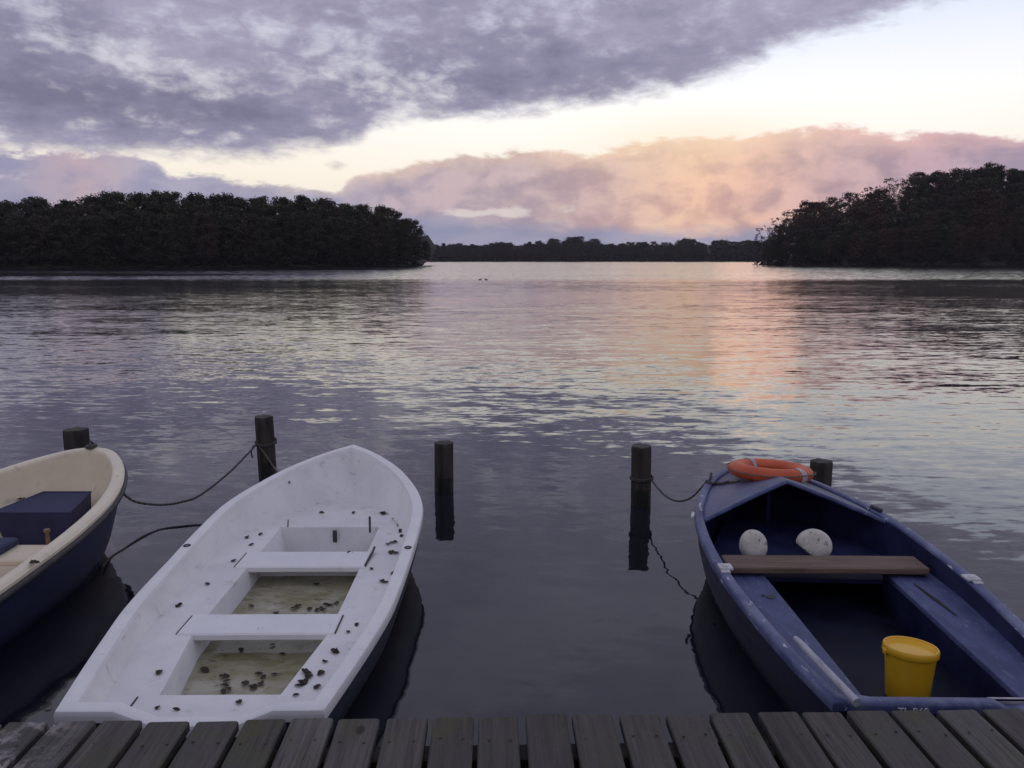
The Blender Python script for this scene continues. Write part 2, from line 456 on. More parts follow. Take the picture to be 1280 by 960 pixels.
def f_water(k, b):
    P = k.n('ShaderNodeNewGeometry').outputs['Position']
    x, y, z = k.sep(P)
    # wind: calm lanes and ruffled lanes, drawn out across the lake
    lane = k.noise(k.v('MULTIPLY', P, (0.010, 0.045, 0.0)), 1.0, 4, 0.55, 0.3)
    lane2 = k.noise(k.v('MULTIPLY', P, (0.045, 0.13, 0.0)), 1.0, 4, 0.55, 0.4)
    calm = k.m('ADD', k.m('MULTIPLY', k.smooth(lane, 0.38, 0.64), 0.75), k.m('MULTIPLY', k.smooth(lane2, 0.35, 0.68), 0.6))
    amp = k.m('ADD', 0.35, calm)
    # sheltered water beside the jetty is smoother; the strip under the far shores is ruffled
    amp = k.m('MULTIPLY', amp, k.smooth(y, 3.5, 13.0, 0.70, 1.0))
    amp = k.m('MULTIPLY', amp, k.smooth(y, 24.0, 45.0, 1.0, 0.85))
    amp = k.m('MULTIPLY', amp, k.smooth(k.m('SUBTRACT', x, 1.5), 0.0, 5.0, 1.0, 1.25))
    ln = k.noise(k.v('MULTIPLY', P, (0.006, 0.05, 0.0)), 1.0, 3, 0.5)
    shore = k.m('MULTIPLY', k.smooth(k.m('ADD', y, k.m('MULTIPLY', ln, 24.0)), 88.0, 100.0), k.smooth(k.m('ADD', ln, k.m('MULTIPLY', k.smooth(x, -90.0, 20.0), 0.3)), 0.42, 0.60, 0.25, 1.0))

    def rip(sx, sy, sc, det, a, rot):
        q = k.n('ShaderNodeVectorRotate', rotation_type='Z_AXIS')
        k.put(q.inputs['Vector'], P)
        q.inputs['Angle'].default_value = R(rot)
        c = k.noise(k.v('MULTIPLY', q.outputs[0], (sx, sy, 1.0)), sc, det, 0.55, 0.25, color=True)
        return k.v('SCALE', k.v('SUBTRACT', c, (0.5, 0.5, 0.5)), scale=a)

    s = k.v('ADD', rip(0.30, 1.0, 0.33, 2, 0.035, 4), rip(0.16, 1.0, 1.9, 2, 0.048, -4))
    s = k.v('ADD', s, rip(0.20, 1.0, 5.5, 2, 0.115, 4))
    s = k.v('ADD', s, k.v('SCALE', rip(0.35, 1.0, 15.0, 2, 0.10, -3), scale=1.0))
    s = k.v('SCALE', s, scale=amp)
    s = k.v('ADD', s, rip(0.5, 1.0, 7.0, 2, 0.055, 16))
    s = k.v('ADD', s, rip(0.5, 1.0, 2.4, 2, 0.03, -14))
    s = k.v('ADD', s, k.v('SCALE', rip(0.8, 1.0, 2.0, 2, 0.45, 5), scale=k.m('MULTIPLY', shore, 0.6)))
    # ruffled water seen so low shows the slopes that face the jetty
    s = k.v('ADD', s, k.comb(0.0, k.m('SUBTRACT', k.m('MULTIPLY', shore, -0.045), k.smooth(y, 5.0, 45.0, 0.0, 0.009)), 0.0))
    sx, sy, sz = k.sep(s)
    nrm = k.v('NORMALIZE', k.comb(k.m('MULTIPLY', sx, 0.75), sy, 1.0))
    k.put(b.inputs['Normal'], nrm)
    b.inputs['Base Color'].default_value = (0.011, 0.012, 0.020, 1)
    k.put(b.inputs['Roughness'], k.smooth(y, 8.0, 26.0, 0.035, 0.085))
    b.inputs['IOR'].default_value = 1.52
    b.inputs['Specular IOR Level'].default_value = 0.5


m_water = material('lake_water', f_water)


def f_bilge(k, b):
    P = k.n('ShaderNodeNewGeometry').outputs['Position']
    c = k.noise(P, 7.0, 3, 0.5, color=True)
    s = k.v('SCALE', k.v('SUBTRACT', c, (0.5, 0.5, 0.5)), scale=0.03)
    sx, sy, sz = k.sep(s)
    nrm = k.v('NORMALIZE', k.comb(sx, sy, 1.0))
    k.put(b.inputs['Normal'], nrm)
    # what lies on the bottom shows through: silt, lighter sand and dark rotting patches
    a = k.noise(k.v('MULTIPLY', P, (1.0, 1.6, 1.0)), 5.0, 6, 0.6, 0.4)
    col = k.mix(k.smooth(a, 0.35, 0.66), (0.25, 0.225, 0.125), (0.40, 0.38, 0.275))
    d_ = k.noise(k.v('MULTIPLY', P, (1.0, 2.0, 1.0)), 11.0, 6, 0.65, 0.5)
    col = k.mix(k.smooth(d_, 0.56, 0.68, 0.0, 0.75), col, (0.085, 0.07, 0.035))
    k.put(b.inputs['Base Color'], col)
    b.inputs['Roughness'].default_value = 0.03
    b.inputs['IOR'].default_value = 1.333


m_bilge = material('murky_rainwater', f_bilge)


# ------------------------------------------------------------------ objects
class MB:
    "collects shapes and links them as ONE mesh object"

    def __init__(s):
        s.v, s.f, s.mi = [], [], []
        s.xf = None

    def add(s, verts, faces, mi=0):
        o = len(s.v)
        s.v += [tuple(s.xf @ Vector(p)) if s.xf else tuple(p) for p in verts]
        s.f += [tuple(i + o for i in f) for f in faces]
        s.mi += [mi] * len(faces)

    def loft(s, rows, closed=False, mi=0, ring=False):
        n = len(rows[0])
        vs = [p for r in rows for p in r]
        fs = []
        m = len(rows)
        for i in range(m if ring else m - 1):
            for j in range(n if closed else n - 1):
                a, b2 = i * n + j, i * n + (j + 1) % n
                c, d2 = ((i + 1) % m) * n + (j + 1) % n, ((i + 1) % m) * n + j
                fs.append((a, b2, c, d2))
        s.add(vs, fs, mi)

    def box(s, c, size, mi=0, bev=0.0, rot=None, taper=1.0):
        x, y, z = [q / 2 for q in size]
        b = min(bev, x * .45, y * .45, z * .45)
        if b <= 0:
            pr = [(-x, -y), (x, -y), (x, y), (-x, y)]
            levels = [(-z, 0), (z, 0)]
        else:
            pr = [(-x + b, -y), (x - b, -y), (x, -y + b), (x, y - b), (x - b, y), (-x + b, y), (-x, y - b), (-x, -y + b)]
            levels = [(-z, b), (-z + b, 0), (z - b, 0), (z, b)]
        n = len(pr)
        rows = []
        for zz, ins in levels:
            kx, ky = (x - ins) / x, (y - ins) / y
            t = taper if zz < 0 else 1.0
            rows.append([(px * kx * t, py * ky * t, zz) for px, py in pr])
        vs = [p for r in rows for p in r]
        fs = [tuple(range(n - 1, -1, -1)), tuple(range((len(rows) - 1) * n, len(rows) * n))]
        for i in range(len(rows) - 1):
            for j in range(n):
                fs.append((i * n + j, i * n + (j + 1) % n, (i + 1) * n + (j + 1) % n, (i + 1) * n + j))
        mt = Matrix.Translation(c) @ (Euler(rot).to_matrix().to_4x4() if rot else Matrix())
        s.add([tuple(mt @ Vector(p)) for p in vs], fs, mi)

    def tube(s, pts, rad, n=8, mi=0, caps=True):
        pts = [Vector(p) for p in pts]
        rows = []
        up = Vector((0, 0, 1))
        for i, p in enumerate(pts):
            t = (pts[min(i + 1, len(pts) - 1)] - pts[max(i - 1, 0)])
            if t.length < 1e-9:
                t = Vector((0, 0, 1))
            t.normalize()
            a = up if abs(t.dot(up)) < 0.95 else Vector((1, 0, 0))
            sd_ = t.cross(a).normalized()
            u2 = sd_.cross(t).normalized()
            r = rad[i] if hasattr(rad, '__len__') else rad
            rows.append([tuple(p + (sd_ * math.cos(2 * PI * k / n) + u2 * math.sin(2 * PI * k / n)) * r) for k in range(n)])
        s.loft(rows, closed=True, mi=mi)
        if caps:
            for r in (rows[0], rows[-1]):
                s.add(r, [tuple(range(n))], mi)

    def lathe(s, prof, n=24, mi=0, c=(0, 0, 0)):
        rows = [[(c[0] + r * math.cos(2 * PI * k / n), c[1] + r * math.sin(2 * PI * k / n), c[2] + z) for k in range(n)] for r, z in prof]
        s.loft(rows, closed=True, mi=mi)

    def build(s, name, mats, parent=None, smooth=35, merge=0.0003):
        import bmesh
        me = bpy.data.meshes.new(name)
        me.from_pydata(s.v, [], s.f)
        mats = mats if isinstance(mats, (list, tuple)) else [mats]
        for m in mats:
            me.materials.append(m)
        me.polygons.foreach_set('material_index', s.mi)
        if merge:
            bm = bmesh.new()
            bm.from_mesh(me)
            bmesh.ops.remove_doubles(bm, verts=bm.verts, dist=merge)
            bmesh.ops.recalc_face_normals(bm, faces=bm.faces)
            bm.to_mesh(me)
            bm.free()
        if smooth:
            me.shade_smooth()
            me.set_sharp_from_angle(angle=R(smooth))
        me.update()
        o = bpy.data.objects.new(name, me)
        COL.objects.link(o)
        if parent is not None:
            o.parent = parent
        return o


def tag(o, label=None, cat=None, group=None, kind=None):
    if label:
        o['label'] = label
    if cat:
        o['category'] = cat
    if group:
        o['group'] = group
    if kind:
        o['kind'] = kind
    return o


def empty(name, loc=(0, 0, 0), rz=0.0):
    o = bpy.data.objects.new(name, None)
    o.location = loc
    o.rotation_euler = (0, 0, rz)
    o.empty_display_size = 0.2
    COL.objects.link(o)
    return o


KIDS = {}


def copy_tree(o, parent=None):
    c = o.copy()
    COL.objects.link(c)
    if parent is not None:
        c.parent = parent
    for ch in [q for q in KIDS.get(o.name, [])]:
        copy_tree(ch, c)
    return c


# ------------------------------------------------------------------ lake and land
def sheet(name, size, z, m):
    b = MB()
    b.add([(-size, -size * .05, z), (size, -size * .05, z), (size, size, z), (-size, size, z)], [(0, 1, 2, 3)])
    return b.build(name, m, smooth=0, merge=0)


lake = sheet('lake_water', 1100, 0.0, m_water)
tag(lake, kind='structure')
bed = sheet('lake_bed', 1120, -2.2, m_earth)
tag(bed, kind='structure')


hz = bpy.data.materials.new('evening_air')
hz.use_nodes = True
k_ = NT(hz.node_tree)
pv = k_.n('ShaderNodeVolumePrincipled')
pv.inputs['Color'].default_value = (0.80, 0.80, 0.92, 1)
pv.inputs['Density'].default_value = 0.00010
k_.t.links.new(pv.outputs[0], k_.n('ShaderNodeOutputMaterial').inputs['Volume'])
hb_ = MB()
hb_.add([(x, y, z) for z in (-3.4, 62) for x, y in ((-1150, -90), (1150, -90), (1150, 1260), (-1150, 1260))],
        [(3, 2, 1, 0), (4, 5, 6, 7), (0, 1, 5, 4), (1, 2, 6, 5), (2, 3, 7, 6), (3, 0, 4, 7)])
tag(hb_.build('haze', hz, smooth=0, merge=0), kind='stuff')


def lerp_tab(tab, x):
    if x <= tab[0][0]:
        return tab[0][1]
    for (a, p), (b2, q) in zip(tab, tab[1:]):
        if x <= b2:
            return p + (q - p) * (x - a) / (b2 - a)
    return tab[-1][1]


def ground(name, shore, hfun, depth, nd=24, ns=60, shear=0.0):
    "land rising from a shore line [(x,y)...]; hfun(x, dist) gives its height"
    L = [0]
    for p, q in zip(shore, shore[1:]):
        L.append(L[-1] + math.hypot(q[0] - p[0], q[1] - p[1]))
    rows = []
    for i in range(ns + 1):
        s = L[-1] * i / ns
        j = max(k for k in range(len(L) - 1) if L[k] <= s + 1e-6)
        t = (s - L[j]) / (L[j + 1] - L[j])
        x = shore[j][0] + (shore[j + 1][0] - shore[j][0]) * t
        y = shore[j][1] + (shore[j + 1][1] - shore[j][1]) * t
        y += mnoise.noise((x * .12, y * .12, 2)) * 1.6
        row = []
        for k in range(nd + 1):
            dd = depth * (k / nd) ** 1.6
            hh = hfun(x, dd) + mnoise.noise((x * .08, (y + dd) * .08, 5)) * min(1.2, dd * .12)
            row.append((x + dd * shear, y + dd, hh if k else -0.6))
        rows.append(row)
    b = MB()
    b.loft(rows)
    return b.build(name, m_earth, smooth=60, merge=0)


def ysh(tab):
    return lambda x: lerp_tab(tab, x)


# left wood: water's edge from beyond the left frame edge to a rounded point
left_shore = [(-300, 120), (-200, 168), (-128, 200), (-90, 226), (-60, 246), (-40, 262), (-31, 272), (-29.5, 284), (-30, 300)]
lg = lambda x, dd: (min(2.4, 0.25 + dd * 0.09) + max(0, min(9, (dd - 32) * .5))) * (1 if x < -33 else 0.5)  # inner rise is added, to block sky showing through the trees
tag(ground('left_shore_ground', left_shore[:7], lg, 60), kind='structure')
# right hill
right_shore = [(90, 291), (104, 292), (120, 290), (150, 286), (200, 270), (300, 240)]
hill_tab = [(86, 0.0), (95, 3.0), (105, 7), (120, 11), (140, 17), (165, 21), (188, 23), (230, 25), (300, 25)]
rg = lambda x, dd: lerp_tab(hill_tab, x) * min(1.0, (dd / 60.0)) ** 0.8 + 0.3
tag(ground('right_hill', right_shore, rg, 110, shear=.36), kind='structure')
far_shore = [(-900, 700), (-400, 830), (-100, 860), (100, 865), (260, 840), (500, 800), (1000, 650)]
tag(ground('far_shore_ground', far_shore, lambda x, dd: 0.4 + dd * 0.03 + max(0, min(13, (dd - 45) * .25)), 300), kind='structure')  # steep rise behind the trees is added, blocking dots of sky between crowns


# ------------------------------------------------------------------ trees
def leaf_quads(b, cx, cy, cz, rad, n, size, rnd, mi=0):
    for _ in range(n):
        th = rnd.random() * 2 * PI
        ph = math.acos(rnd.uniform(-1, 1))
        rr = rad * rnd.random() ** 0.6
        p = Vector((cx + rr * math.sin(ph) * math.cos(th), cy + rr * math.sin(ph) * math.sin(th), cz + rr * 0.75 * math.cos(ph)))
        e = Euler((rnd.uniform(-1.1, 1.1), rnd.uniform(-1.1, 1.1), rnd.random() * 6.3)).to_matrix()
        s = size * rnd.uniform(0.6, 1.4)
        w = s * rnd.uniform(.5, .9)
        vs = [p + e @ Vector(q) for q in ((-s, 0, 0), (0, -w, s * .15), (s, 0, 0), (0, w, s * .15))]
        b.add([tuple(v) for v in vs], [(0, 1, 2, 3)], mi)


def crown_mb(rnd, h, wid, base, lobes, per, size, conical=0.0):
    "h total height, crown from base*h upward"
    b = MB()
    c0 = base * h
    for _ in range(lobes):
        t = rnd.random()
        prof = math.sin(PI * min(1, (0.12 + 0.80 * t))) ** 0.7
        if conical:
            prof = prof * (1 - conical) + conical * (1 - t) ** 0.9
        rmax = wid * prof
        th = rnd.random() * 2 * PI
        rr = rmax * rnd.random() ** 0.5
        cz = c0 + (h - c0) * (0.06 + 0.88 * t)
        leaf_quads(b, rr * math.cos(th), rr * math.sin(th), cz, wid * rnd.uniform(.16, .36), per, size, rnd)
    return b


def trunk_mb(rnd, h, r, limbs=7, top=0.8):
    b = MB()
    pts, rad = [], []
    for i in range(7):
        t = i / 6
        pts.append((math.sin(t * 3 + rnd.random()) * .02 * h * t, math.cos(t * 2) * .015 * h * t, -0.6 + t * (h * top + .6)))
        rad.append(r * (1 - .85 * t) + 0.02)
    b.tube(pts, rad, 6)
    for i in range(limbs):
        t = rnd.uniform(.3, .85)
        p = Vector(pts[int(t * 6)])
        th = rnd.random() * 2 * PI
        L = h * rnd.uniform(.12, .22)
        q = p + Vector((math.cos(th) * L * .8, math.sin(th) * L * .8, L * .7))
        b.tube([p, (p + q) / 2 + Vector((0, 0, -.03 * h * .3)), q], [r * .35, r * .22, r * .06], 4)
    return b


def bare_mb(rnd, h, r):
    "a tree that has lost its leaves: limbs dividing into twigs"
    b = MB()

    def grow(p, dvec, L, rr, lev):
        q = p + dvec * L
        mid = (p + q) / 2 + Vector((rnd.uniform(-1, 1), rnd.uniform(-1, 1), 0)) * L * .06
        b.tube([p, mid, q], [rr, rr * .8, rr * .62], 5 if lev < 2 else 3, caps=False)
        if lev >= 5:
            return
        for _ in range(3 if lev < 4 else 2):
            ax = Vector((rnd.uniform(-1, 1), rnd.uniform(-1, 1), rnd.uniform(-.2, .5)))
            nd = (dvec + ax * .62).normalized()
            grow(p + (q - p) * rnd.uniform(.55, 1.0), nd, L * rnd.uniform(.6, .78), max(.04, rr * .58), lev + 1)
    grow(Vector((0, 0, -.5)), Vector((0.03, 0.02, 1)).normalized(), h * .32, r, 0)
    return b


def tree_proto(name, crown, trunk, m):
    root = empty(name, (0, -500, -100))
    c = crown.build('crown', m, root, smooth=0, merge=0)
    t = trunk.build('trunk', m_bark, root, smooth=50, merge=0)
    KIDS[root.name] = [c, t]
    return root


rt = random.Random(21)
H0 = 18.0
leafy = [crown_mb(rt, H0, rt.uniform(4.4, 5.6), rt.uniform(.0, .10), 150, 60, 0.23) for _ in range(6)]
rust = [crown_mb(rt, H0, rt.uniform(4.2, 5.2), rt.uniform(.02, .12), 125, 56, 0.22) for _ in range(4)]
conif = [crown_mb(rt, H0, 3.6, .05, 80, 50, 0.27, conical=.75) for _ in range(2)]
first_tree = {}
MESH = {}


def proto_meshes(kind, mbs, m):
    out = []
    for cm in mbs:
        me = cm.build('crown', m, None, smooth=0, merge=0)
        tr = trunk_mb(rt, H0, .32).build('trunk', m_bark, None, smooth=50, merge=0)
        out.append((me.data, tr.data))
        bpy.data.objects.remove(me)
        bpy.data.objects.remove(tr)
    MESH[kind] = out


proto_meshes('leafy', leafy, m_leafy)
proto_meshes('rust', rust, m_rust)
proto_meshes('conifer', conif, m_leafy)
bare = []
for _ in range(4):
    o1 = bare_mb(rt, H0, .26).build('branches', m_bark, None, smooth=0, merge=0)
    o2 = MB()
    for _k in range(26):
        th = rt.random() * 6.28
        t = rt.uniform(.35, 1.0)
        rr = rt.random() ** .5 * 3.6 * math.sin(PI * (.15 + .7 * t))
        leaf_quads(o2, rr * math.cos(th), rr * math.sin(th), H0 * t * .95, .8, 12, .26, rt)
    o2 = o2.build('crown', m_rust, None, smooth=0, merge=0)
    bare.append((o2.data, o1.data))
    bpy.data.objects.remove(o1)
    bpy.data.objects.remove(o2)
MESH['bare'] = bare
for q in range(3):
    b = MB()
    for _ in range(14):
        th = rt.random() * 6.28
        rr = 1.9 * rt.random() ** .5
        leaf_quads(b, rr * math.cos(th), rr * math.sin(th), .2 + 2.0 * rt.random() ** 1.3, .75, 34, .2, rt)
    o = b.build('shore_bush', m_bush, None, smooth=0, merge=0)
    MESH.setdefault('bush', []).append(o.data)
    bpy.data.objects.remove(o)


def plant(kind, name, x, y, z, h, wscale, label, cat, group, rnd):
    cm, tm = rnd.choice(MESH[kind])
    root = empty(name, (x, y, z), rnd.random() * 6.28)
    s = h / H0
    root.scale = (s * wscale, s * wscale, s)
    tag(root, label, cat, group)
    for nm, me in (('crown', cm), ('trunk', tm)):
        o = bpy.data.objects.new(nm, me)
        COL.objects.link(o)
        o.parent = root
    return root


def bush(x, y, z, s, label, group, rnd):
    o = bpy.data.objects.new('shore_bush', rnd.choice(MESH['bush']))
    COL.objects.link(o)
    o.location = (x, y, z)
    o.rotation_euler = (0, 0, rnd.random() * 6.28)
    o.scale = (s, s, s * rnd.uniform(.8, 1.2))
    return tag(o, label, 'bush', group)


def shore_y(shore, x):
    for p, q in zip(shore, shore[1:]):
        if min(p[0], q[0]) <= x <= max(p[0], q[0]):
            return p[1] + (q[1] - p[1]) * (x - p[0]) / ((q[0] - p[0]) or 1e-6)
    return shore[0][1] if x < shore[0][0] else shore[-1][1]


def top_height(tab, x, y, ground_z):
    "tree height that carries the wood's skyline at this place"
    u = 640 + F * x / (y * math.cos(PITCH))
    vtop = lerp_tab(tab, u)
    return CAM_Z + y * math.tan(math.atan((480 - vtop) / F) - PITCH) - ground_z


rl = random.Random(5)
left_sky = [(-300, 262), (-40, 252), (0, 246), (12, 248), (18, 262), (26, 246), (60, 243), (74, 252), (95, 247), (115, 243), (140, 240), (165, 236), (190, 236),
            (215, 239), (260, 240), (330, 243), (350, 242), (375, 241), (400, 247), (430, 250), (455, 254), (485, 257), (505, 264), (520, 276), (527, 300)]
LG = 'trees of the left wood'
for row, (dd0, step, frac) in enumerate([(3.0, 5.0, .74), (10.0, 5.2, .88), (18.0, 5.4, 1.0), (28.0, 6.0, 1.0)]):
    x = -152.0 + row * 1.7
    while x < -33.5 + min(row, 2) * 1.0:
        xx = x + rl.uniform(-1.4, 1.4)
        yy = shore_y(left_shore[:7], xx) + dd0 + rl.uniform(-2, 2)
        u = 640 + F * xx / yy
        gz = lg(xx, dd0)
        hh = top_height(left_sky, xx, yy, gz) * frac * rl.uniform(.95, 1.03)
        hh = max(7.0, hh)
        kd = 'conifer' if rl.random() < .08 else ('rust' if (rl.random() < .12 and u > 380) else 'leafy')
        wsc = rl.uniform(.95, 1.25)
        if u > 485:
            wsc *= .85
        plant(kd, 'broadleaf_tree' if kd != 'conifer' else 'conifer_tree', xx, yy, gz, hh, wsc, 'dark tree standing in the dense wood on the left shore', 'tree', LG, rl)
        x += step
for i in range(44):
    x = -170 + i * 3.2 + rl.uniform(-1, 1)
    if x > -32:
        x = -33
    bush(x, shore_y(left_shore[:7], x) + rl.uniform(.3, 2.2), 0.1, rl.uniform(.9, 1.9), 'low dark bush at the foot of the left wood', 'bushes along the left shore', rl)

rr_ = random.Random(11)
right_sky = [(935, 318), (942, 288), (950, 276), (962, 270), (975, 262), (990, 258), (1003, 250), (1018, 246), (1030, 250), (1045, 238), (1060, 233), (1075, 228),
             (1095, 217), (1110, 218), (1140, 211), (1170, 209), (1200, 206), (1225, 202), (1245, 204), (1262, 209), (1275, 202), (1300, 198), (1500, 190)]
RG = 'trees of the right hill'
for row, (dd0, step, frac) in enumerate([(3.5, 5.0, .42), (12.0, 5.0, .58), (22.0, 5.2, .74), (34.0, 5.4, .88), (48.0, 5.2, 1.0), (62.0, 6.5, 1.0)]):
    x = 93.5 + row * 1.3
    while x < 205:
        xx = x + rr_.uniform(-1.5, 1.5)
        yy = shore_y(right_shore, xx) + dd0 + rr_.uniform(-2.5, 2.5)
        gz = rg(xx, dd0)
        xx += dd0 * .36
        u = 640 + F * xx / yy
        tot = top_height(right_sky, xx, yy, 0.0)
        hh = tot * frac * rr_.uniform(.93, 1.03) - gz
        hh = min(max(hh, 6.0), 21.0)
        if gz + hh > tot:
            hh = max(3.5, tot - gz)
        edge = u < 1040
        rv = rr_.random()
        if row >= 3 and u < 1130:
            kd = 'bare' if rv < .75 else 'rust'
        else:
            kd = 'rust' if rv < .45 else ('leafy' if rv < .93 else 'conifer')
        nm = {'bare': 'bare_tree', 'rust': 'autumn_tree', 'leafy': 'broadleaf_tree', 'conifer': 'conifer_tree'}[kd]
        if kd == 'bare':
            lab, g = 'thin bare tree with open branches on the low end of the right hill', 'bare trees of the right hill'
        else:
            lab, g = 'dark tree standing in the dense wood on the right hill', RG
        plant(kd, nm, xx, yy, gz, hh, rr_.uniform(.95, 1.25), lab, 'tree', g, rr_)
        x += step
for (u, vt, dist) in [(943, 283, 296), (952, 279, 297), (962, 270, 300), (976, 262, 304), (990, 259, 306), (1005, 250, 310), (1018, 247, 312), (1034, 246, 316)]:
    x = (u - 640) / F * dist * 1.0
    dd = dist - 291
    gz = rg(x - dd * .36, dd)
    top = CAM_Z + dist * math.tan(math.atan((480 - vt) / F) - PITCH)
    plant('bare', 'bare_tree', x, dist, gz, max(5.0, top - gz), .95, 'thin bare tree with open branches on the low end of the right hill', 'tree', 'bare trees of the right hill', rr_)
for i in range(48):
    x = 88.8 + i * 2.9 + rr_.uniform(-.8, .8)
    bush(x, shore_y(right_shore, x) + rr_.uniform(.2, 2.4), 0.1, rr_.uniform(.8, 1.8) if x > 95 else rr_.uniform(.4, .8), 'low dark bush at the foot of the right hill', 'bushes along the right shore', rr_)

rf = random.Random(3)
far_sky = [(300, 304), (520, 306), (545, 304), (600, 303), (625, 302), (650, 303), (680, 300), (700, 297), (725, 295), (742, 297), (755, 302), (770, 304), (800, 302),
           (830, 301), (855, 298), (880, 299), (905, 300), (920, 303), (935, 299), (1100, 300)]
for row, (dd0, step, frac) in enumerate([(6, 9.5, .72), (20, 9.0, 1.0), (40, 9.0, 1.0)]):
    x = -135.0 + 3 * row
    while x < 285:
        xx = x + rf.uniform(-3, 3)
        yy = shore_y(far_shore, xx) + dd0 + rf.uniform(-4, 4)
        gz = .4 + dd0 * .03
        hh = max(9, top_height(far_sky, xx, yy, gz) * frac * rf.uniform(.80, 1.05))
        kd = 'conifer' if rf.random() < .12 else ('rust' if rf.random() < .2 else 'leafy')
        nm = {'rust': 'autumn_tree', 'leafy': 'broadleaf_tree', 'conifer': 'conifer_tree'}[kd]
        plant(kd, nm, xx, yy, gz, hh, rf.uniform(1.2, 1.8), 'small dark tree in the line of trees on the far shore', 'tree', 'trees of the far shore', rf)
        x += step
# low growth along the far water's edge
for i in range(80):
    x = -135 + i * 5.3
    bush(x, shore_y(far_shore, x) + 2, 0.2, rf.uniform(2.2, 3.6), 'low dark bush at the water line of the far shore', 'bushes along the far shore', rf)

# two moored skiffs, tiny, under the left wood, and two water birds
for i, (u, lab) in enumerate([(116, 'tiny pale boat moored under the left wood, the left one of two'), (133, 'tiny pale boat moored under the left wood, the right one of two')]):
    dist = 226.0
    b = MB()
    rows = []
    for t in [0, .15, .4, .7, .9, 1.0]:
        w = .62 * math.sin(PI * min(.5, .32 + (1 - t) * .3)) * (1 - t ** 4 * .97)
        y = -1.6 + 3.2 * t
        zz = .42 + .16 * t * t
        rows.append([(-w, y, zz), (-w * .8, y, .05), (0, y, -.1), (w * .8, y, .05), (w, y, zz), (w * .85, y, zz - .02), (0, y, .12), (-w * .85, y, zz - .02), (-w, y, zz)])
    b.loft(rows)
    b.box((0, -.3, .33), (.95, .25, .04))
    b.add(rows[0][:5], [(0, 1, 2, 3, 4)])
    o = b.build('moored_skiff', m_skiff)
    o.location = ((u - 640) / F * dist, dist - i * 1.5 - 3.5, 0)
    o.rotation_euler = (0, 0, R(100 - 30 * i))
    tag(o, lab, 'boat', 'skiffs under the left wood')
for i, (u, lab) in enumerate([(600, 'small dark water bird swimming far out, the left one of two'), (608, 'small dark water bird swimming far out, the right one of two')]):
    b = MB()
    p = at(u, 350, 0)
    body = []
    for t in range(9):
        a = t / 8
        r = .13 * math.sin(PI * (a * .94 + .03)) ** .7
        body.append([(-.26 + .52 * a, r * math.cos(q * PI / 4), .06 + r * .8 * math.sin(q * PI / 4) + .05 * (1 - a) ** 2) for q in range(8)])
    b.loft(body, closed=True)
    b.tube([(.18, 0, .12), (.23, 0, .22), (.25, 0, .28), (.28, 0, .30), (.33, 0, .295), (.38, 0, .28)], [.06, .04, .045, .05, .03, .008], 8)
    o = b.build('water_bird', m_bird)
    o.scale = (.6, .6, .6)
    o.location = p
    o.rotation_euler = (0, 0, R(170 * i))
    tag(o, lab, 'bird', 'water birds on the open lake')

# ------------------------------------------------------------------ jetty
jet = empty('wooden_jetty', (0, 2.585, 0.5), R(1.4))
tag(jet, 'weathered dark wooden jetty of narrow boards along the bottom edge', 'jetty')
b = MB()
rp = random.Random(2)
for kx in range(-26, 27):
    x = -1.613 + 0.0 + .165 * kx + .165 * 10 - .0
    wob = rp.uniform(-.004, .004)
    yo = rp.uniform(-.006, .004)
    bw = .143 + rp.uniform(-.004, .003)
    b.box((x + .0825 + wob, -1.5 + yo, -.02 + rp.uniform(-.003, .002)), (bw, 3.0, .04), bev=.005, rot=(0, rp.uniform(-.01, .01), rp.uniform(-.003, .003)))
for kx in range(-26, 27):
    x = .037 + .165 * kx + .0825
    for sx in (-.04, .042):
        b.lathe([(0, .0035), (.004, .003), (.0055, 0)], 8, 1, c=(x + sx + rp.uniform(-.006, .006), -.14 + rp.uniform(-.012, .012), -.001))
b.build('decking', [m_plank, m_nail], jet, smooth=0)
b = MB()
b.box((0, -.14, -.125), (8.6, .08, .16), bev=.006)
b.build('edge_beam', m_beam, jet)
b = MB()
b.box((0, -1.5, -.125), (8.6, .1, .16), bev=.006)
b.build('cross_beam', m_beam, jet)
for x in (-3.4, -1.0, 1.2, 3.4):
    b = MB()
    b.tube([(x, -.27, -2.6), (x, -.27, -.05)], .08, 12)
    b.build('support_pile', m_postwet, jet)

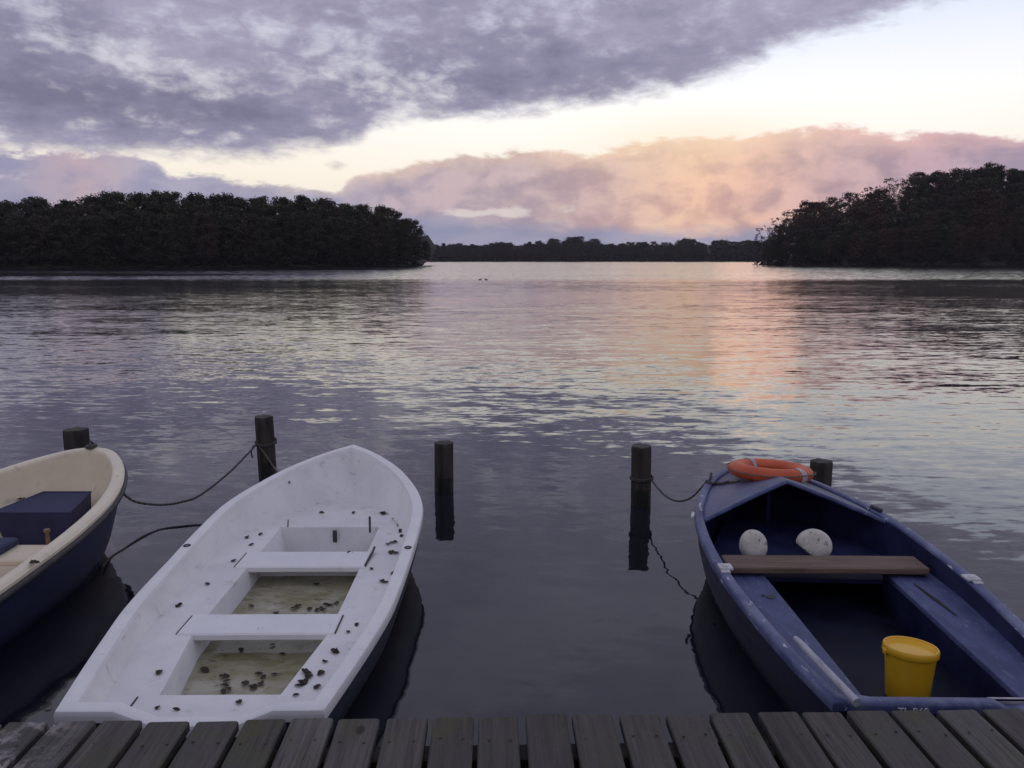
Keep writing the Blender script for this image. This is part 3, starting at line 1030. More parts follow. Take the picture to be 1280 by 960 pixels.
# ------------------------------------------------------------------ mooring posts
def post(x, y, top, r, label, lean=(0, 0), seed=0):
    root = empty('mooring_post', (x, y, 0))
    root.rotation_euler = (lean[1], lean[0], 0)
    rnd = random.Random(seed)
    b = MB()
    n = 20
    rows = []
    offs = [1 + rnd.uniform(-.05, .05) for _ in range(n)]
    zs = [.14, .2, .3, .4, .5, top - .05, top - .012, top]
    zs = sorted(set([min(z, top) for z in zs]))
    for z in zs:
        k = .95 if z >= top - .001 else 1.0
        rows.append([(math.cos(2 * PI * j / n) * r * offs[j] * k, math.sin(2 * PI * j / n) * r * offs[j] * k, z + (rnd.uniform(-.004, .004) if z > .2 else 0)) for j in range(n)])
    b.loft(rows, closed=True)
    b.build('shaft', m_post, root, smooth=50)
    b2 = MB()
    b2.add(rows[-1] + [(0, 0, top + .008)], [(j, (j + 1) % n, n) for j in range(n)])
    b2.build('end_grain', m_posttop, root, smooth=0)
    b3 = MB()
    r3 = [[(math.cos(2 * PI * j / n) * r * offs[j] * 1.01, math.sin(2 * PI * j / n) * r * offs[j] * 1.01, z) for j in range(n)] for z in (-2.3, -.3, .1, .15 + .0)]
    r3[-1] = [(p[0], p[1], .15 + rnd.uniform(-.02, .02)) for p in r3[-1]]
    b3.loft(r3, closed=True)
    b3.build('wet_foot', m_postwet, root, smooth=50)
    tag(root, label, 'post', 'mooring posts in the water')
    return root


post(-3.745, 6.62, .665, .098, 'dark wooden mooring post behind the bow of the cream boat', seed=1)
post(-2.40, 7.5, .60, .086, 'tall dark post with ropes on it, left of the white bow', seed=2, lean=(-.015, .01))
post(-.62, 6.98, .462, .085, 'dark wooden post alone in open water right of the white boat', seed=3, lean=(.01, 0))
post(1.113, 6.56, .53, .087, 'dark wooden post with a rope left of the blue boat', seed=4, lean=(-.012, -.01))
post(2.56, 6.34, .455, .086, 'short dark post just right of the orange lifebuoy', seed=5)


# ------------------------------------------------------------------ boats
def catmull(P, n=14):
    out = []
    for i in range(len(P) - 1):
        p0 = P[max(i - 1, 0)]
        p1, p2 = P[i], P[i + 1]
        p3 = P[min(i + 2, len(P) - 1)]
        for k in range(n):
            t = k / n
            q = []
            for a, b2, c, d2 in zip(p0, p1, p2, p3):
                q.append(.5 * (2 * b2 + (c - a) * t + (2 * a - 5 * b2 + 4 * c - d2) * t * t + (3 * b2 - a - 3 * c + d2) * t ** 3))
            out.append(tuple(q))
    out.append(tuple(P[-1]))
    return out


def resample(P, n):
    L = [0]
    for p, q in zip(P, P[1:]):
        L.append(L[-1] + math.dist(p, q))
    out = []
    j = 0
    for i in range(n):
        s = L[-1] * i / (n - 1)
        while j < len(L) - 2 and L[j + 1] < s:
            j += 1
        t = (s - L[j]) / ((L[j + 1] - L[j]) or 1e-9)
        out.append(tuple(a + (b2 - a) * t for a, b2 in zip(P[j], P[j + 1])))
    return out


def offset_in(P, w, y0):
    "the half outline P (stern to bow, x>=0) moved inward by w, begun at y0, ended on the centre line"
    Q = []
    for i, p in enumerate(P):
        a, c = P[max(i - 1, 0)], P[min(i + 1, len(P) - 1)]
        tx, ty = c[0] - a[0], c[1] - a[1]
        l = math.hypot(tx, ty) or 1e-9
        Q.append((p[0] - ty / l * w, p[1] + tx / l * w))
    # clip at centre line
    C = []
    for i, q in enumerate(Q):
        if q[0] <= 0 and C:
            p = C[-1]
            t = p[0] / ((p[0] - q[0]) or 1e-9)
            C.append((0.0, p[1] + (q[1] - p[1]) * t))
            break
        C.append((max(q[0], 0), q[1]))
    # clip at the stern
    D = []
    for i, q in enumerate(C):
        if q[1] >= y0:
            if not D and i > 0:
                p = C[i - 1]
                t = (y0 - p[1]) / ((q[1] - p[1]) or 1e-9)
                D.append((p[0] + (q[0] - p[0]) * t, y0))
            elif not D:
                D.append((q[0], y0))
            D.append(q)
    return D


def mirror_ring(right):
    return right + [(-p[0],) + tuple(p[1:]) for p in reversed(right[:-1])]


NS = 56


class Boat:
    def __init__(s, pts, sheer, rim_w, rim_t, transom=None):
        s.out = resample(catmull(pts), NS)
        s.L = pts[-1][1]
        s.sheer = sheer
        s.w = rim_w
        s.inn = resample(offset_in(s.out, rim_w, rim_w), NS)
        s.rt = rim_t
        s.transom = transom or []

    def z(s, y):
        return lerp_tab(s.sheer, y)

    def inset(s, w, y0, bow=0.0):
        q = offset_in(s.inn, w, y0) if w else [p for p in s.inn]
        yb = q[-1][1]
        q = [(p[0], y0 + (p[1] - y0) * (yb - bow - y0) / (yb - y0)) for p in q]
        return resample(q, NS)

    def rim_stations(s):
        R_ = [(o[0], o[1], i[0], i[1], s.z(o[1])) for o, i in zip(s.out, s.inn)]
        ring = R_ + [(-a[0], a[1], -a[2], a[3], a[4]) for a in reversed(R_[:-1])]
        # transom from left corner to right corner
        for (x, z) in s.transom:
            ring.append((x, 0.0, x, s.w, z))
        return ring

    def rim_mb(s, bev=.012):
        b = MB()
        rows = []
        for ox, oy, ix, iy, z in s.rim_stations():
            dx, dy = ix - ox, iy - oy
            l = math.hypot(dx, dy) or 1e-9
            ux, uy = dx / l, dy / l
            e = min(bev, l * .3)
            t = s.rt
            rows.append([(ox, oy, z - t), (ox - ux * .002, oy - uy * .002, z - t * .5), (ox, oy, z - e), (ox + ux * e * .3, oy + uy * e * .3, z - e * .3), (ox + ux * e, oy + uy * e, z),
                         (ix - ux * e, iy - uy * e, z), (ix - ux * e * .3, iy - uy * e * .3, z - e * .3), (ix, iy, z - e), (ix, iy, z - t * .9)])
        b.loft(rows, closed=True, ring=True)
        return b

    def hull_mb(s, wl=.86, rake=.14, deep=-.16, inset=.012):
        b = MB()
        rows = []
        prof = [(0.0, 1.0), (.35, .985), (.7, .94), (1.0, wl), (1.25, wl * .72), (1.45, 0.0)]
        ring = [(o[0] - inset * (1 if o[0] > inset else 0), o[1] + (inset if i == 0 else 0)) for i, o in enumerate(s.out)]
        full = mirror_ring(ring)
        for x, y in full:
            zt = s.z(y) - s.rt * .9
            row = []
            for k, f in prof:
                if k <= 1:
                    z = zt * (1 - k)
                else:
                    z = deep * (k - 1) / .45
                ty = max(0, y / s.L)
                row.append((x * f, y * (1 - rake * min(k, 1.3) * ty ** 2) - .012, z))
            rows.append(row)
        b.loft(rows)
        # transom plate, following its cut-out
        x0 = full[0][0]
        top = [(x0, s.z(0) - s.rt * .9)] + [(x, z - s.rt * .9) for x, z in reversed(s.transom)] + [(-x0, s.z(0) - s.rt * .9)]
        bot = [(p[0] * .9, -.1) for p in top]
        vs = [(x, .012 + .0, z) for x, z in top] + [(x, .03, z) for x, z in bot]
        n = len(top)
        b.add(vs, [(i, i + 1, n + i + 1, n + i) for i in range(n - 1)])
        return b


# ---- white boat -------------------------------------------------------------
wb = empty('white_rowing_boat', (-1.305, 2.94, 0), R(.5))
tag(wb, 'open white rowing boat with dark hull and dead leaves, second from left', 'boat', 'boats moored stern to the jetty')
B = Boat([(.545, 0), (.60, .3), (.65, .6), (.695, .95), (.715, 1.5), (.72, 2.0), (.70, 2.38), (.60, 2.75), (.43, 3.1), (.22, 3.37), (0, 3.56)],
         [(0, .30), (.6, .315), (1.5, .35), (2.2, .39), (2.8, .445), (3.2, .50), (3.56, .56)], .075, .052,
         transom=[(-.31, .298), (-.155, .232), (.18, .232), (.335, .298)])
B.hull_mb(.84, .13).build('hull', m_teal, wb, smooth=50)
B.rim_mb(.014).build('gunwale', m_white_rim, wb, smooth=40)
ZB = .205
foot = B.inset(.045, .105, .20)
rows = []
fullin, fullft = mirror_ring(B.inn), mirror_ring(foot)
for (ix, iy), (fx, fy) in zip(fullin, fullft):
    zt = B.z(iy) - .03
    row = [(ix, iy, zt)]
    for k in (.35, .7, .9, .98):
        row.append((ix + (fx - ix) * k ** 1.3, iy + (fy - iy) * k ** 1.3, zt + (ZB - zt) * k + .0))
    row.append((fx, fy, ZB))
    rows.append(row)
b = MB()
b.loft(rows)
n0 = len(fullin) - 1
# inside of the transom: the stern seat runs out level under the cut-out
tz = [(-B.inn[0][0], B.z(0) - .03), (-.31, .268), (-.155, .215), (.18, .215), (.335, .268), (B.inn[0][0], B.z(0) - .03)]
tp = [(x, .075, z) for x, z in tz]
bt_ = [(max(-foot[0][0], min(foot[0][0], x)), .105, ZB) for x, z in tz]
b.add(tp + bt_, [(i, i + 1, 6 + i + 1, 6 + i) for i in range(5)])
b.build('inner_side', m_white, wb, smooth=50)
# bench all round the wells
well = [(.277, .265), (.83, .345), (1.07, .35), (1.72, .352), (1.98, .352), (2.48, .352)]
WO = .022
ys = sorted(set([p[0] for p in well] + [.277 + (2.48 - .277) * k / 14 for k in range(15)] + [p[1] for p in foot]))
fx_of = sorted([(p[1], p[0]) for p in foot])
b = MB()
for y0, y1 in zip(ys, ys[1:]):
    if y1 - y0 < 1e-5:
        continue
    f0, f1 = lerp_tab(fx_of, y0), lerp_tab(fx_of, y1)
    ym = (y0 + y1) / 2
    if well[0][0] < ym < well[-1][0]:
        w0, w1 = lerp_tab(well, y0), lerp_tab(well, y1)
        b.add([(-f0, y0, ZB), (-w0 + WO, y0, ZB), (-w1 + WO, y1, ZB), (-f1, y1, ZB)], [(0, 1, 2, 3)])
        b.add([(f0, y0, ZB), (w0 + WO, y0, ZB), (w1 + WO, y1, ZB), (f1, y1, ZB)], [(3, 2, 1, 0)])
    else:
        b.add([(-f0, y0, ZB), (f0, y0, ZB), (f1, y1, ZB), (-f1, y1, ZB)], [(0, 1, 2, 3)])
b.build('side_bench', m_white, wb, smooth=0)
# trough
b = MB()
ZF = .045
rows = []
wl_ = sorted([(.277 + (2.48 - .277) * k / 24) for k in range(25)] + [1.895, 1.905])
for y in wl_:
    w = lerp_tab(well, y)
    zf = (ZF if y < 1.9 else .012)
    rows.append([(-w, y, ZB), (-w + .004, y, ZB - .008), (-w + .03, y, zf + .02), (-w + .05, y, zf)])
b.loft(rows)
b.loft([[(-x, y, z) for x, y, z in r] for r in rows])
for y, sg in ((.277, 1), (2.48, -1)):
    w = lerp_tab(well, y)
    if sg < 0:
        b.add([(-w, y, ZB), (w, y, ZB), (w, y, .006), (-w, y, .006)], [(0, 1, 2, 3)])
        continue
    b.add([(-w, y, ZB), (w, y, ZB), (w - .05, y + sg * (.03 if sg > 0 else .004), .008), (-w + .05, y + sg * (.03 if sg > 0 else .004), .008)], [(0, 1, 2, 3)])
b.build('well_side', m_white, wb, smooth=50).location.x = WO
b = MB()
zf_ = lambda y: (ZF if y < 1.9 else .012)
b.loft([[(-lerp_tab(well, y) + .045, y, zf_(y)), (0, y, zf_(y) - .008), (lerp_tab(well, y) - .045, y, zf_(y))] for y in wl_ if y < 1.93])
b.build('sole', m_sole, wb, smooth=0).location.x = WO
b = MB()
b.loft([[(-lerp_tab(well, y) + .045, y, zf_(y) + .002), (0, y, zf_(y) - .006), (lerp_tab(well, y) - .045, y, zf_(y) + .002)] for y in wl_ if y > 1.9])
b.build('fore_sole', m_white, wb, smooth=0).location.x = WO
b = MB()
b.box((WO, 1.90, .095), (.70, .012, .18))
b.build('bulkhead', m_white, wb)
for x, y in ((-.68, 1.70), (.683, 1.66)):
    b = MB()
    zt = B.z(y)
    b.lathe([(.0, -.004), (.009, -.004), (.010, .004), (.021, .004), (.024, 0)], 14, c=(x, y, zt + .001))
    b.build('rowlock_socket', m_rubber, wb)
# cross seats
for y0, y1, x0, x1 in ((.835, 1.065, -.405, .405), (1.725, 1.985, -.41, .405)):
    b = MB()
    b.box(((x0 + x1) / 2, (y0 + y1) / 2, ZB - .012), (x1 - x0, y1 - y0, .042), bev=.008)
    th = b.build('cross_seat', m_white_rim, wb)
    for x in (x0, x1):
        b = MB()
        b.box((x, (y0 + y1) / 2, ZB + .0025), (.007, y1 - y0 - .02, .005))
        b.build('seam', m_seam, th)
for (x, y, L, rz) in ((-.30, 2.56, .16, .25), (-.33, .20, .12, 0.05), (.345, 2.60, .0, 0)):
    if L:
        b = MB()
        b.box((x, y, ZB + .002), (.006, L, .004), rot=(0, 0, rz))
        b.build('seam', m_seam, wb)
b = MB()
b.tube([(.325, 2.38, ZB - .005), (.325, 2.385, ZB + .11)], .008, 8)
b.build('rowlock_pin', m_rubber, wb)
b = MB()
b.box((.06, 2.455, .145), (.03, .012, .09), bev=.003)
b.build('strap', m_rubber, wb)
b = MB()
b.tube([(.40, 1.74, ZB + .004), (.415, 1.95, ZB + .015), (.42, 2.0, ZB + .03)], .008, 6)
b.build('rubber_cord', m_rubber, wb)
b = MB()
b.loft([[(-lerp_tab(well, y) + .03, y, .082), (lerp_tab(well, y) - .03, y, .082)] for y in [.285 + (1.895 - .285) * k / 12 for k in range(13)]])
for i_, p_ in enumerate(b.v):
    b.v[i_] = (p_[0] + WO, p_[1], p_[2])
bw_ = b.build('rainwater', m_bilge, None, smooth=0)
bw_.location = wb.location
bw_.rotation_euler = wb.rotation_euler
tag(bw_, 'murky olive rainwater standing in the wells of the white boat', 'water', kind='stuff')

# ---- dead leaves ------------------------------------------------------------
LEAF = []
rv = random.Random(9)
for q in range(6):
    b = MB()
    n = 9
    prof = [.3, .7, .95, 1.0, .9, .95, .7, .6, .2]
    rows = []
    for i, w in enumerate(prof):
        y = (i / 8 - .5) * .046
        ww = w * .017 * rv.uniform(.75, 1.25)
        curl = rv.uniform(.3, .9)
        ww = max(ww, .003)
        rows.append([(-ww, y, .004 + curl * ww * .8 + rv.uniform(0, .004)), (-ww * .5, y, .003 + rv.uniform(0, .003)), (0, y, .003), (ww * .5, y, .003 + rv.uniform(0, .003)),
                     (ww, y, .004 + curl * ww * .9)])
    b.loft(rows)
    o = b.build('dead_leaf', m_leaf, None, smooth=60)
    LEAF.append(o.data)
    bpy.data.objects.remove(o)


def leaf(p, s, label, group, flat=False):
    o = bpy.data.objects.new('dead_leaf', rv.choice(LEAF))
    COL.objects.link(o)
    o.location = p
    o.rotation_euler = (rv.uniform(-.25, .25), rv.uniform(-.25, .25), rv.random() * 6.28)
    o.scale = (s, s * rv.uniform(.8, 1.2), s * (.4 if flat else .65))
    tag(o, label, 'leaf', group)


bench_leaves = [(292, 701), (259, 730), (224, 757), (199, 841), (197, 885, .7), (220, 887, .6), (299, 878), (325, 786, .6), (430, 618), (396, 629, .7), (402, 641, .8), (442, 641, .8),
                (477, 641, 1.2), (480, 642, 1.1), (487, 643), (492, 649, 1.2), (497, 651), (499, 657), (501, 664, 1.2), (503, 662), (502, 670), (485, 680), (492, 678), (489, 691), (495, 691),
                (492, 717), (478, 727), (483, 728, .8), (437, 692), (326, 668), (309, 672), (314, 681, .7), (464, 711, .8), (446, 781, .6), (418, 814), (406, 827, .8),
                (384, 842), (386, 846), (381, 839, .9), (401, 842), (377, 854, 1.1), (382, 852), (373, 857), (397, 859), (370, 869, .7), (435, 790, .7), (420, 816, .8), (498, 655, .8), (493, 646)]
for t in bench_leaves:
    s = t[2] if len(t) > 2 else 1.0
    p = at(t[0], t[1], ZB + .003)
    leaf(p, s * rv.uniform(.75, 1.15), 'dark dead leaf on the white side benches of the white boat', 'dead leaves on the benches of the white boat')
for t in [(395, 730), (312, 757), (367, 760), (400, 759), (405, 761), (410, 757), (415, 755), (346, 767), (420, 754), (372, 757), (286, 860), (281, 865), (283, 857), (320, 857), (326, 854), (307, 854),
          (325, 842), (256, 837), (279, 846), (303, 812), (340, 806), (352, 818), (330, 847), (317, 859), (396, 762), (388, 760), (284, 852), (344, 842)]:
    p = at(t[0] + rv.uniform(-2, 2), t[1] + rv.uniform(-1, 1), .088)
    leaf(p, rv.uniform(.7, 1.15), 'dark dead leaf floating on the olive water inside the white boat', 'dead leaves on the water in the white boat', True)
for t, z in ():
    if t == (223, 688) or t == (514, 685):
        leaf(at(t[0], t[1], z), 1.1, 'dark dead leaf on the rim of the white boat, ' + ('port side' if t[0] < 300 else 'starboard side'), 'dead leaves on the rim of the white boat')

# ---- cream boat -------------------------------------------------------------
cb = empty('cream_rowing_boat', (-3.355, 2.85, 0), R(.2))
tag(cb, 'cream rowing boat with navy hull and blue cushions, at the left edge', 'boat', 'boats moored stern to the jetty')
B2 = Boat([(.54, 0), (.62, .4), (.68, .9), (.70, 1.4), (.70, 1.8), (.665, 2.2), (.59, 2.55), (.47, 2.86), (.32, 3.12), (.16, 3.30), (0, 3.36)],
          [(0, .36), (.8, .40), (1.6, .45), (2.3, .50), (2.9, .56), (3.36, .61)], .082, .045)
B2.hull_mb(.86, .12).build('hull', m_navy, cb, smooth=50)
B2.rim_mb(.022).build('gunwale', m_cream_rim, cb, smooth=60)
b = MB()
rows = []
ringo = mirror_ring([(o[0], o[1]) for o in B2.out])
for i, (x, y) in enumerate(ringo):
    a, c = ringo[max(i - 1, 0)], ringo[min(i + 1, len(ringo) - 1)]
    tx, ty = c[0] - a[0], c[1] - a[1]
    l = math.hypot(tx, ty) or 1
    nx, ny = ty / l, -tx / l
    z = B2.z(y) - .062
    rows.append([(x + nx * (.004 + .016 * math.cos(q)), y + ny * (.004 + .016 * math.cos(q)), z + .022 * math.sin(q)) for q in [k * PI / 4 for k in range(8)]])
b.loft(rows, closed=True)
b.build('rubbing_strake', m_rubber, cb, smooth=60)
ft = B2.inset(.10, .12, .36)
rows = []
for (ix, iy), (fx, fy) in zip(mirror_ring(B2.inn), mirror_ring(ft)):
    zt = B2.z(iy) - .03
    row = []
    for k in (0, .15, .4, .65, .85, 1.0):
        row.append((ix + (fx - ix) * k ** 2, iy + (fy - iy) * k ** 2, zt + (.10 - zt) * k))
    rows.append(row)
b = MB()
b.loft(rows)
fl = [(fx, fy, .10) for fx, fy in mirror_ring(ft)]
b.add(fl, [tuple(range(len(fl)))])
b.build('inner_side', m_cream, cb, smooth=50)
# bow seat under a dark blue cover
b = MB()


def prism(b, top, bot, mi=0):
    n = len(top)
    b.add(list(top) + list(bot), [tuple(range(n)), tuple(range(2 * n - 1, n - 1, -1))] + [(i, n + i, n + (i + 1) % n, (i + 1) % n) for i in range(n)], mi)


yq0, yq1 = 2.45, 2.93
prism(b, [(-.275, yq0, .35), (.275, yq0, .35), (.275, yq0 + .02, .357), (.17, yq1, .357), (-.19, yq1, .357), (-.275, yq0 + .02, .357)],
      [(-.23, yq0 + .05, .10), (.225, yq0 + .05, .10), (.225, yq0 + .06, .10), (.15, yq1, .10), (-.17, yq1, .10), (-.23, yq0 + .06, .10)])
bc = b.build('bow_seat_cover', m_cushion, cb, smooth=30)
b = MB()
b.tube([(-.275, yq0, .352), (.275, yq0, .352), (.17, yq1, .358), (-.19, yq1, .358), (-.275, yq0, .352)], .006, 6)
b.build('piping', m_cushion, bc)
b = MB()
b.box((0, 1.78, .30), (1.12, .26, .04), bev=.012)
b.build('cross_seat', m_cream, cb)
b = MB()
b.box((-.13, 1.79, .345), (.76, .25, .05), bev=.015)
b.build('seat_cushion', m_cushion, cb)
b = MB()
b.box((0, .95, .26), (1.1, .26, .04), bev=.012)
b.build('cross_seat', m_cream, cb)
b = MB()
b.tube([(.40, 1.96, .31), (.40, 1.96, .40)], [.014, .010], 8)
b.lathe([(.0, .10), (.018, .095), (.02, .08), (.010, .07)], 10, c=(.40, 1.96, .31))
b.build('oar_peg', m_brass, cb)
b = MB()
b.box((.0, 3.30, .625), (.06, .09, .03), bev=.008)
b.tube([(.0, 3.26, .63), (.0, 3.30, .665), (.0, 3.34, .63)], .008, 6)
b.build('bow_cleat', m_rubber, cb)
for (u, v, z) in ((145, 597, .53), (43, 704, .43), (26, 624, .33)):
    leaf(at(u, v, z + .003), 1.2, 'dark dead leaf lying on the rim or inside of the cream boat', 'dead leaves on the cream boat')

# ---- blue boat --------------------------------------------------------------
BB = (1.815, 2.90)
bb = empty('blue_rowing_boat', (BB[0], BB[1], 0), R(-1.0))
tag(bb, 'worn blue open boat with foredeck and wooden seat, at the right edge', 'boat', 'boats moored stern to the jetty')
B3 = Boat([(.535, 0), (.60, .35), (.655, .8), (.69, 1.25), (.685, 1.7), (.645, 2.1), (.55, 2.45), (.43, 2.75), (.28, 3.0), (.13, 3.16), (0, 3.2)],
          [(0, .36), (.8, .38), (1.6, .41), (2.4, .45), (3.2, .50)], .06, .045,
          transom=[(-.42, .36), (-.36, .352), (.12, .352), (.17, .325), (.42, .325), (.47, .36)])
B3.hull_mb(.86, .12).build('hull', m_navy2, bb, smooth=50)
B3.rim_mb(.014).build('gunwale', m_brail, bb, smooth=50)
ft3 = B3.inset(.06, .10, .25)
rows = []
for (ix, iy), (fx, fy) in zip(mirror_ring(B3.inn), mirror_ring(ft3)):
    zt = B3.z(iy) - .02
    rows.append([(ix, iy, zt), (ix + (fx - ix) * .15, iy + (fy - iy) * .2, zt * .66 + .05 * .34), (ix + (fx - ix) * .5, iy + (fy - iy) * .5, zt * .33 + .05 * .67), (fx, fy, .05)])
b = MB()
b.loft(rows)
b.add([(-B3.inn[0][0], .06, .34), (B3.inn[0][0], .06, .34), (ft3[0][0], .10, .05), (-ft3[0][0], .10, .05)], [(0, 1, 2, 3)])
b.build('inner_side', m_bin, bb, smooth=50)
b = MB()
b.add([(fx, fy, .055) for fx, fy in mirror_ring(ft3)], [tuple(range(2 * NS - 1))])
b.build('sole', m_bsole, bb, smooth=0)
# foredeck: crowned, its after edge sweeping back from a peak in the middle to the sides
b = MB()
rows = []
inn3 = sorted([(p[1], p[0]) for p in B3.inn])
ybow = B3.inn[-1][1]
nx = 20
ypk, ysd = 2.25, 2.06
th = .022
rows_t, rows_b = [], []


def edge_pt(sg, k):
    "point on the inner rim, k from the after corner to the bow"
    y = ysd + (ybow - ysd) * k
    return sg * lerp_tab(inn3, y), y


for i in range(-nx, nx + 1):
    f = abs(i) / nx
    sg = 1 if i >= 0 else -1
    # after edge point: from peak (f=0) to side (f=1)
    xs = lerp_tab(inn3, ysd)
    ax = sg * f * xs
    ay = ypk + (ysd - ypk) * f ** 1.15
    row_t = []
    for k in range(13):
        t = k / 12
        # fore-and-aft strip ending on the rim
        xr = ax * (1 - t) + 0 * t
        # end point on the inner outline at the same share of half breadth
        yy = ysd + (ybow - ysd) * (1 - f)
        ex, ey = sg * lerp_tab(inn3, yy), yy
        px_, py_ = ax + (ex - ax) * t, ay + (ey - ay) * t
        hb = max(lerp_tab(inn3, py_), .02)
        zz = B3.z(py_) - .016 + .20 * max(0, 1 - abs(px_ / hb) ** 1.1) * max(0.0, min(1, (2.95 - py_) / .62))
        row_t.append((px_, py_, zz))
    rows_t.append(row_t)
b.loft(rows_t)
b.loft([[(x, y, z - th) for x, y, z in r] for r in rows_t])
b.loft([[r[0] for r in rows_t], [(r[0][0], r[0][1], r[0][2] - th) for r in rows_t]])
b.build('foredeck', m_bdeck, bb, smooth=40)
b = MB()
b.tube([(r[0][0], r[0][1] - .004, r[0][2] - .010) for r in rows_t], .014, 8)
b.build('deck_coaming', m_bpaint, bb, smooth=60)
# stem post inside the bow
b = MB()
b.box((0, 2.62, .27), (.035, .03, .44), bev=.006)
b.build('stem_post', m_bin, bb)
# bow platform behind the cross seat
b = MB()
fx3 = sorted([(p[1], p[0]) for p in ft3])
pl = [(lerp_tab(fx3, y) + .03, y) for y in (1.55, 1.8, 2.1, 2.4, 2.6)]
top = [(x, y, .215) for x, y in pl] + [(-x, y, .235) for x, y in reversed(pl)]
prism(b, top, [(x, y, z - .025) for x, y, z in top])
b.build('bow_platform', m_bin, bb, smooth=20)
# side benches
for sg in (-1, 1):
    b = MB()
    ysb = [.10, .4, .8, 1.2, 1.56]
    outer = [(sg * (lerp_tab(inn3, y) - .006), y) for y in ysb]
    inner = [(sg * (.325 + .035 * (y / 1.56)), y) for y in ysb]
    rows = [[(o[0], o[1], .275), (i_[0] + sg * .014, i_[1], .275), (i_[0] + sg * .003, i_[1], .270), (i_[0], i_[1], .258), (i_[0] + sg * .001, i_[1], .245)] for o, i_ in zip(outer, inner)]
    b.loft(rows)
    b.add([rows[-1][0], rows[-1][1], rows[-1][3], (rows[-1][4][0] + sg * .02, 1.56, .06), (rows[-1][0][0], 1.56, .06)], [(0, 1, 2, 3, 4)])
    bn = b.build('side_bench', m_bpaint, bb, smooth=40)
    b = MB()
    b.loft([[(i_[0] + sg * .004, i_[1], .247), (i_[0] + sg * .02, i_[1], .055)] for i_ in inner])
    b.build('bench_front', m_bin, bb, smooth=40)  # shade on the bench faces is put into this darker colour
    if sg > 0:
        b = MB()
        b.tube([(.45, 1.36, .279), (.455, 1.2, .28), (.463, 1.1, .28), (.47, .95, .28)], [.004, .008, .009, .003], 5)
        b.build('crack', m_seam, bn)
    else:
        b = MB()
        b.lathe([(.0, .004), (.022, .004), (.026, 0)], 12, c=(-.42, 1.17, .276))
        b.lathe([(.0, .004), (.010, .004), (.012, 0)], 10, c=(-.455, 1.19, .276))
        b.build('drain_cap', m_rubber, bn)
b = MB()
b.box((0, 1.545, .315), (1.16, .20, .04), bev=.006)
b.build('cross_seat', m_seatwood, bb)
# stern step beside the bucket
b = MB()
prism(b, [(-.33, .11, .13), (-.02, .11, .13), (-.03, .42, .13), (-.33, .42, .13)], [(-.33, .11, .06), (-.02, .11, .06), (-.03, .42, .06), (-.33, .42, .06)])
b.build('stern_step', m_bdeck, bb, smooth=20)
b = MB()
b.box((.30, .075, .318), (.36, .03, .03), bev=.005)
b.build('motor_pad', m_tape, bb)
# rowlock sockets
for x, y, sg in ((-.645, 1.28, -1), (.65, 1.16, 1)):
    b = MB()
    zt = B3.z(y)
    b.box((x, y, zt + .006), (.075, .075, .014), bev=.006)
    b.box((x + sg * .01, y - .05, zt - .01), (.05, .03, .03), bev=.004)
    b.lathe([(.0, .008), (.018, .008), (.022, .0)], 12, c=(x, y, zt + .010))
    b.build('rowlock_socket', [m_metal], bb)
b = MB()
b.box((-.665, 2.06, B3.z(2.06) + .01), (.02, .10, .02), bev=.004, rot=(0, 0, -.28))
b.tube([(-.60, 2.10, .46), (-.61, 2.12, .49), (-.59, 2.17, .49), (-.58, 2.2, .46)], .008, 6)
b.build('fairlead', m_metal, bb)
b = MB()
b.box((.59, 2.20, B3.z(2.2) + .012), (.03, .10, .025), bev=.005, rot=(0, 0, .25))
b.build('side_cleat', m_rubber, bb)
# registration on the transom
fc = bpy.data.curves.new('registration', 'FONT')
fc.body = 'TL-B60'
fc.size = .042
fc.extrude = .0015
fc.align_x = 'CENTER'
ftmp = bpy.data.objects.new('tmp', fc)
COL.objects.link(ftmp)
dg = bpy.context.evaluated_depsgraph_get()
dg.update()
me = bpy.data.meshes.new_from_object(ftmp.evaluated_get(dg))
bpy.data.objects.remove(ftmp)
me.materials.clear()
me.materials.append(m_letter)
tx = bpy.data.objects.new('registration_letters', me)
COL.objects.link(tx)
tx.parent = bb
tx.location = (-.215, -.004, .306)
tx.rotation_euler = (PI / 2, 0, 0)

# ---- things in and on the blue boat ----------------------------------------
bk = empty('bucket', (1.862, 3.44, .062))
bk.scale = (.93, .93, .93)
bk.rotation_euler = (R(-5), R(2.5), 0)
tag(bk, 'yellow plastic bucket standing in the stern of the blue boat', 'bucket')
b = MB()
b.lathe([(0, .004), (.095, .004), (.100, 0), (.102, .006), (.110, .12), (.119, .225), (.122, .235)], 40)
b.lathe([(.118, .262), (.108, .12), (.098, .012), (0, .010)], 40)
b.build('pail', m_yellow, bk, smooth=50)
b = MB()
b.lathe([(.119, .262), (.114, .255), (.108, .248), (.06, .249), (0, .251)], 40)
b.build('lid', m_yellow, bk, smooth=50)
b = MB()
b.lathe([(.118, .262), (.120, .268), (.126, .269), (.131, .262), (.131, .236), (.127, .231), (.121, .234)], 40)
b.build('rim', m_yellow, bk, smooth=50)
b = MB()
b.tube([(.128 * math.cos(a), .128 * math.sin(a) * 1.02 + .004, .24 - .015 * abs(math.cos(a - PI / 2))) for a in [PI * .02 + PI * .96 * k / 24 for k in range(25)]], .003, 6)
for sx in (-1, 1):
    b.box((sx * .131, 0, .235), (.012, .03, .03), bev=.004)
b.build('handle', m_yellow, bk, smooth=50)

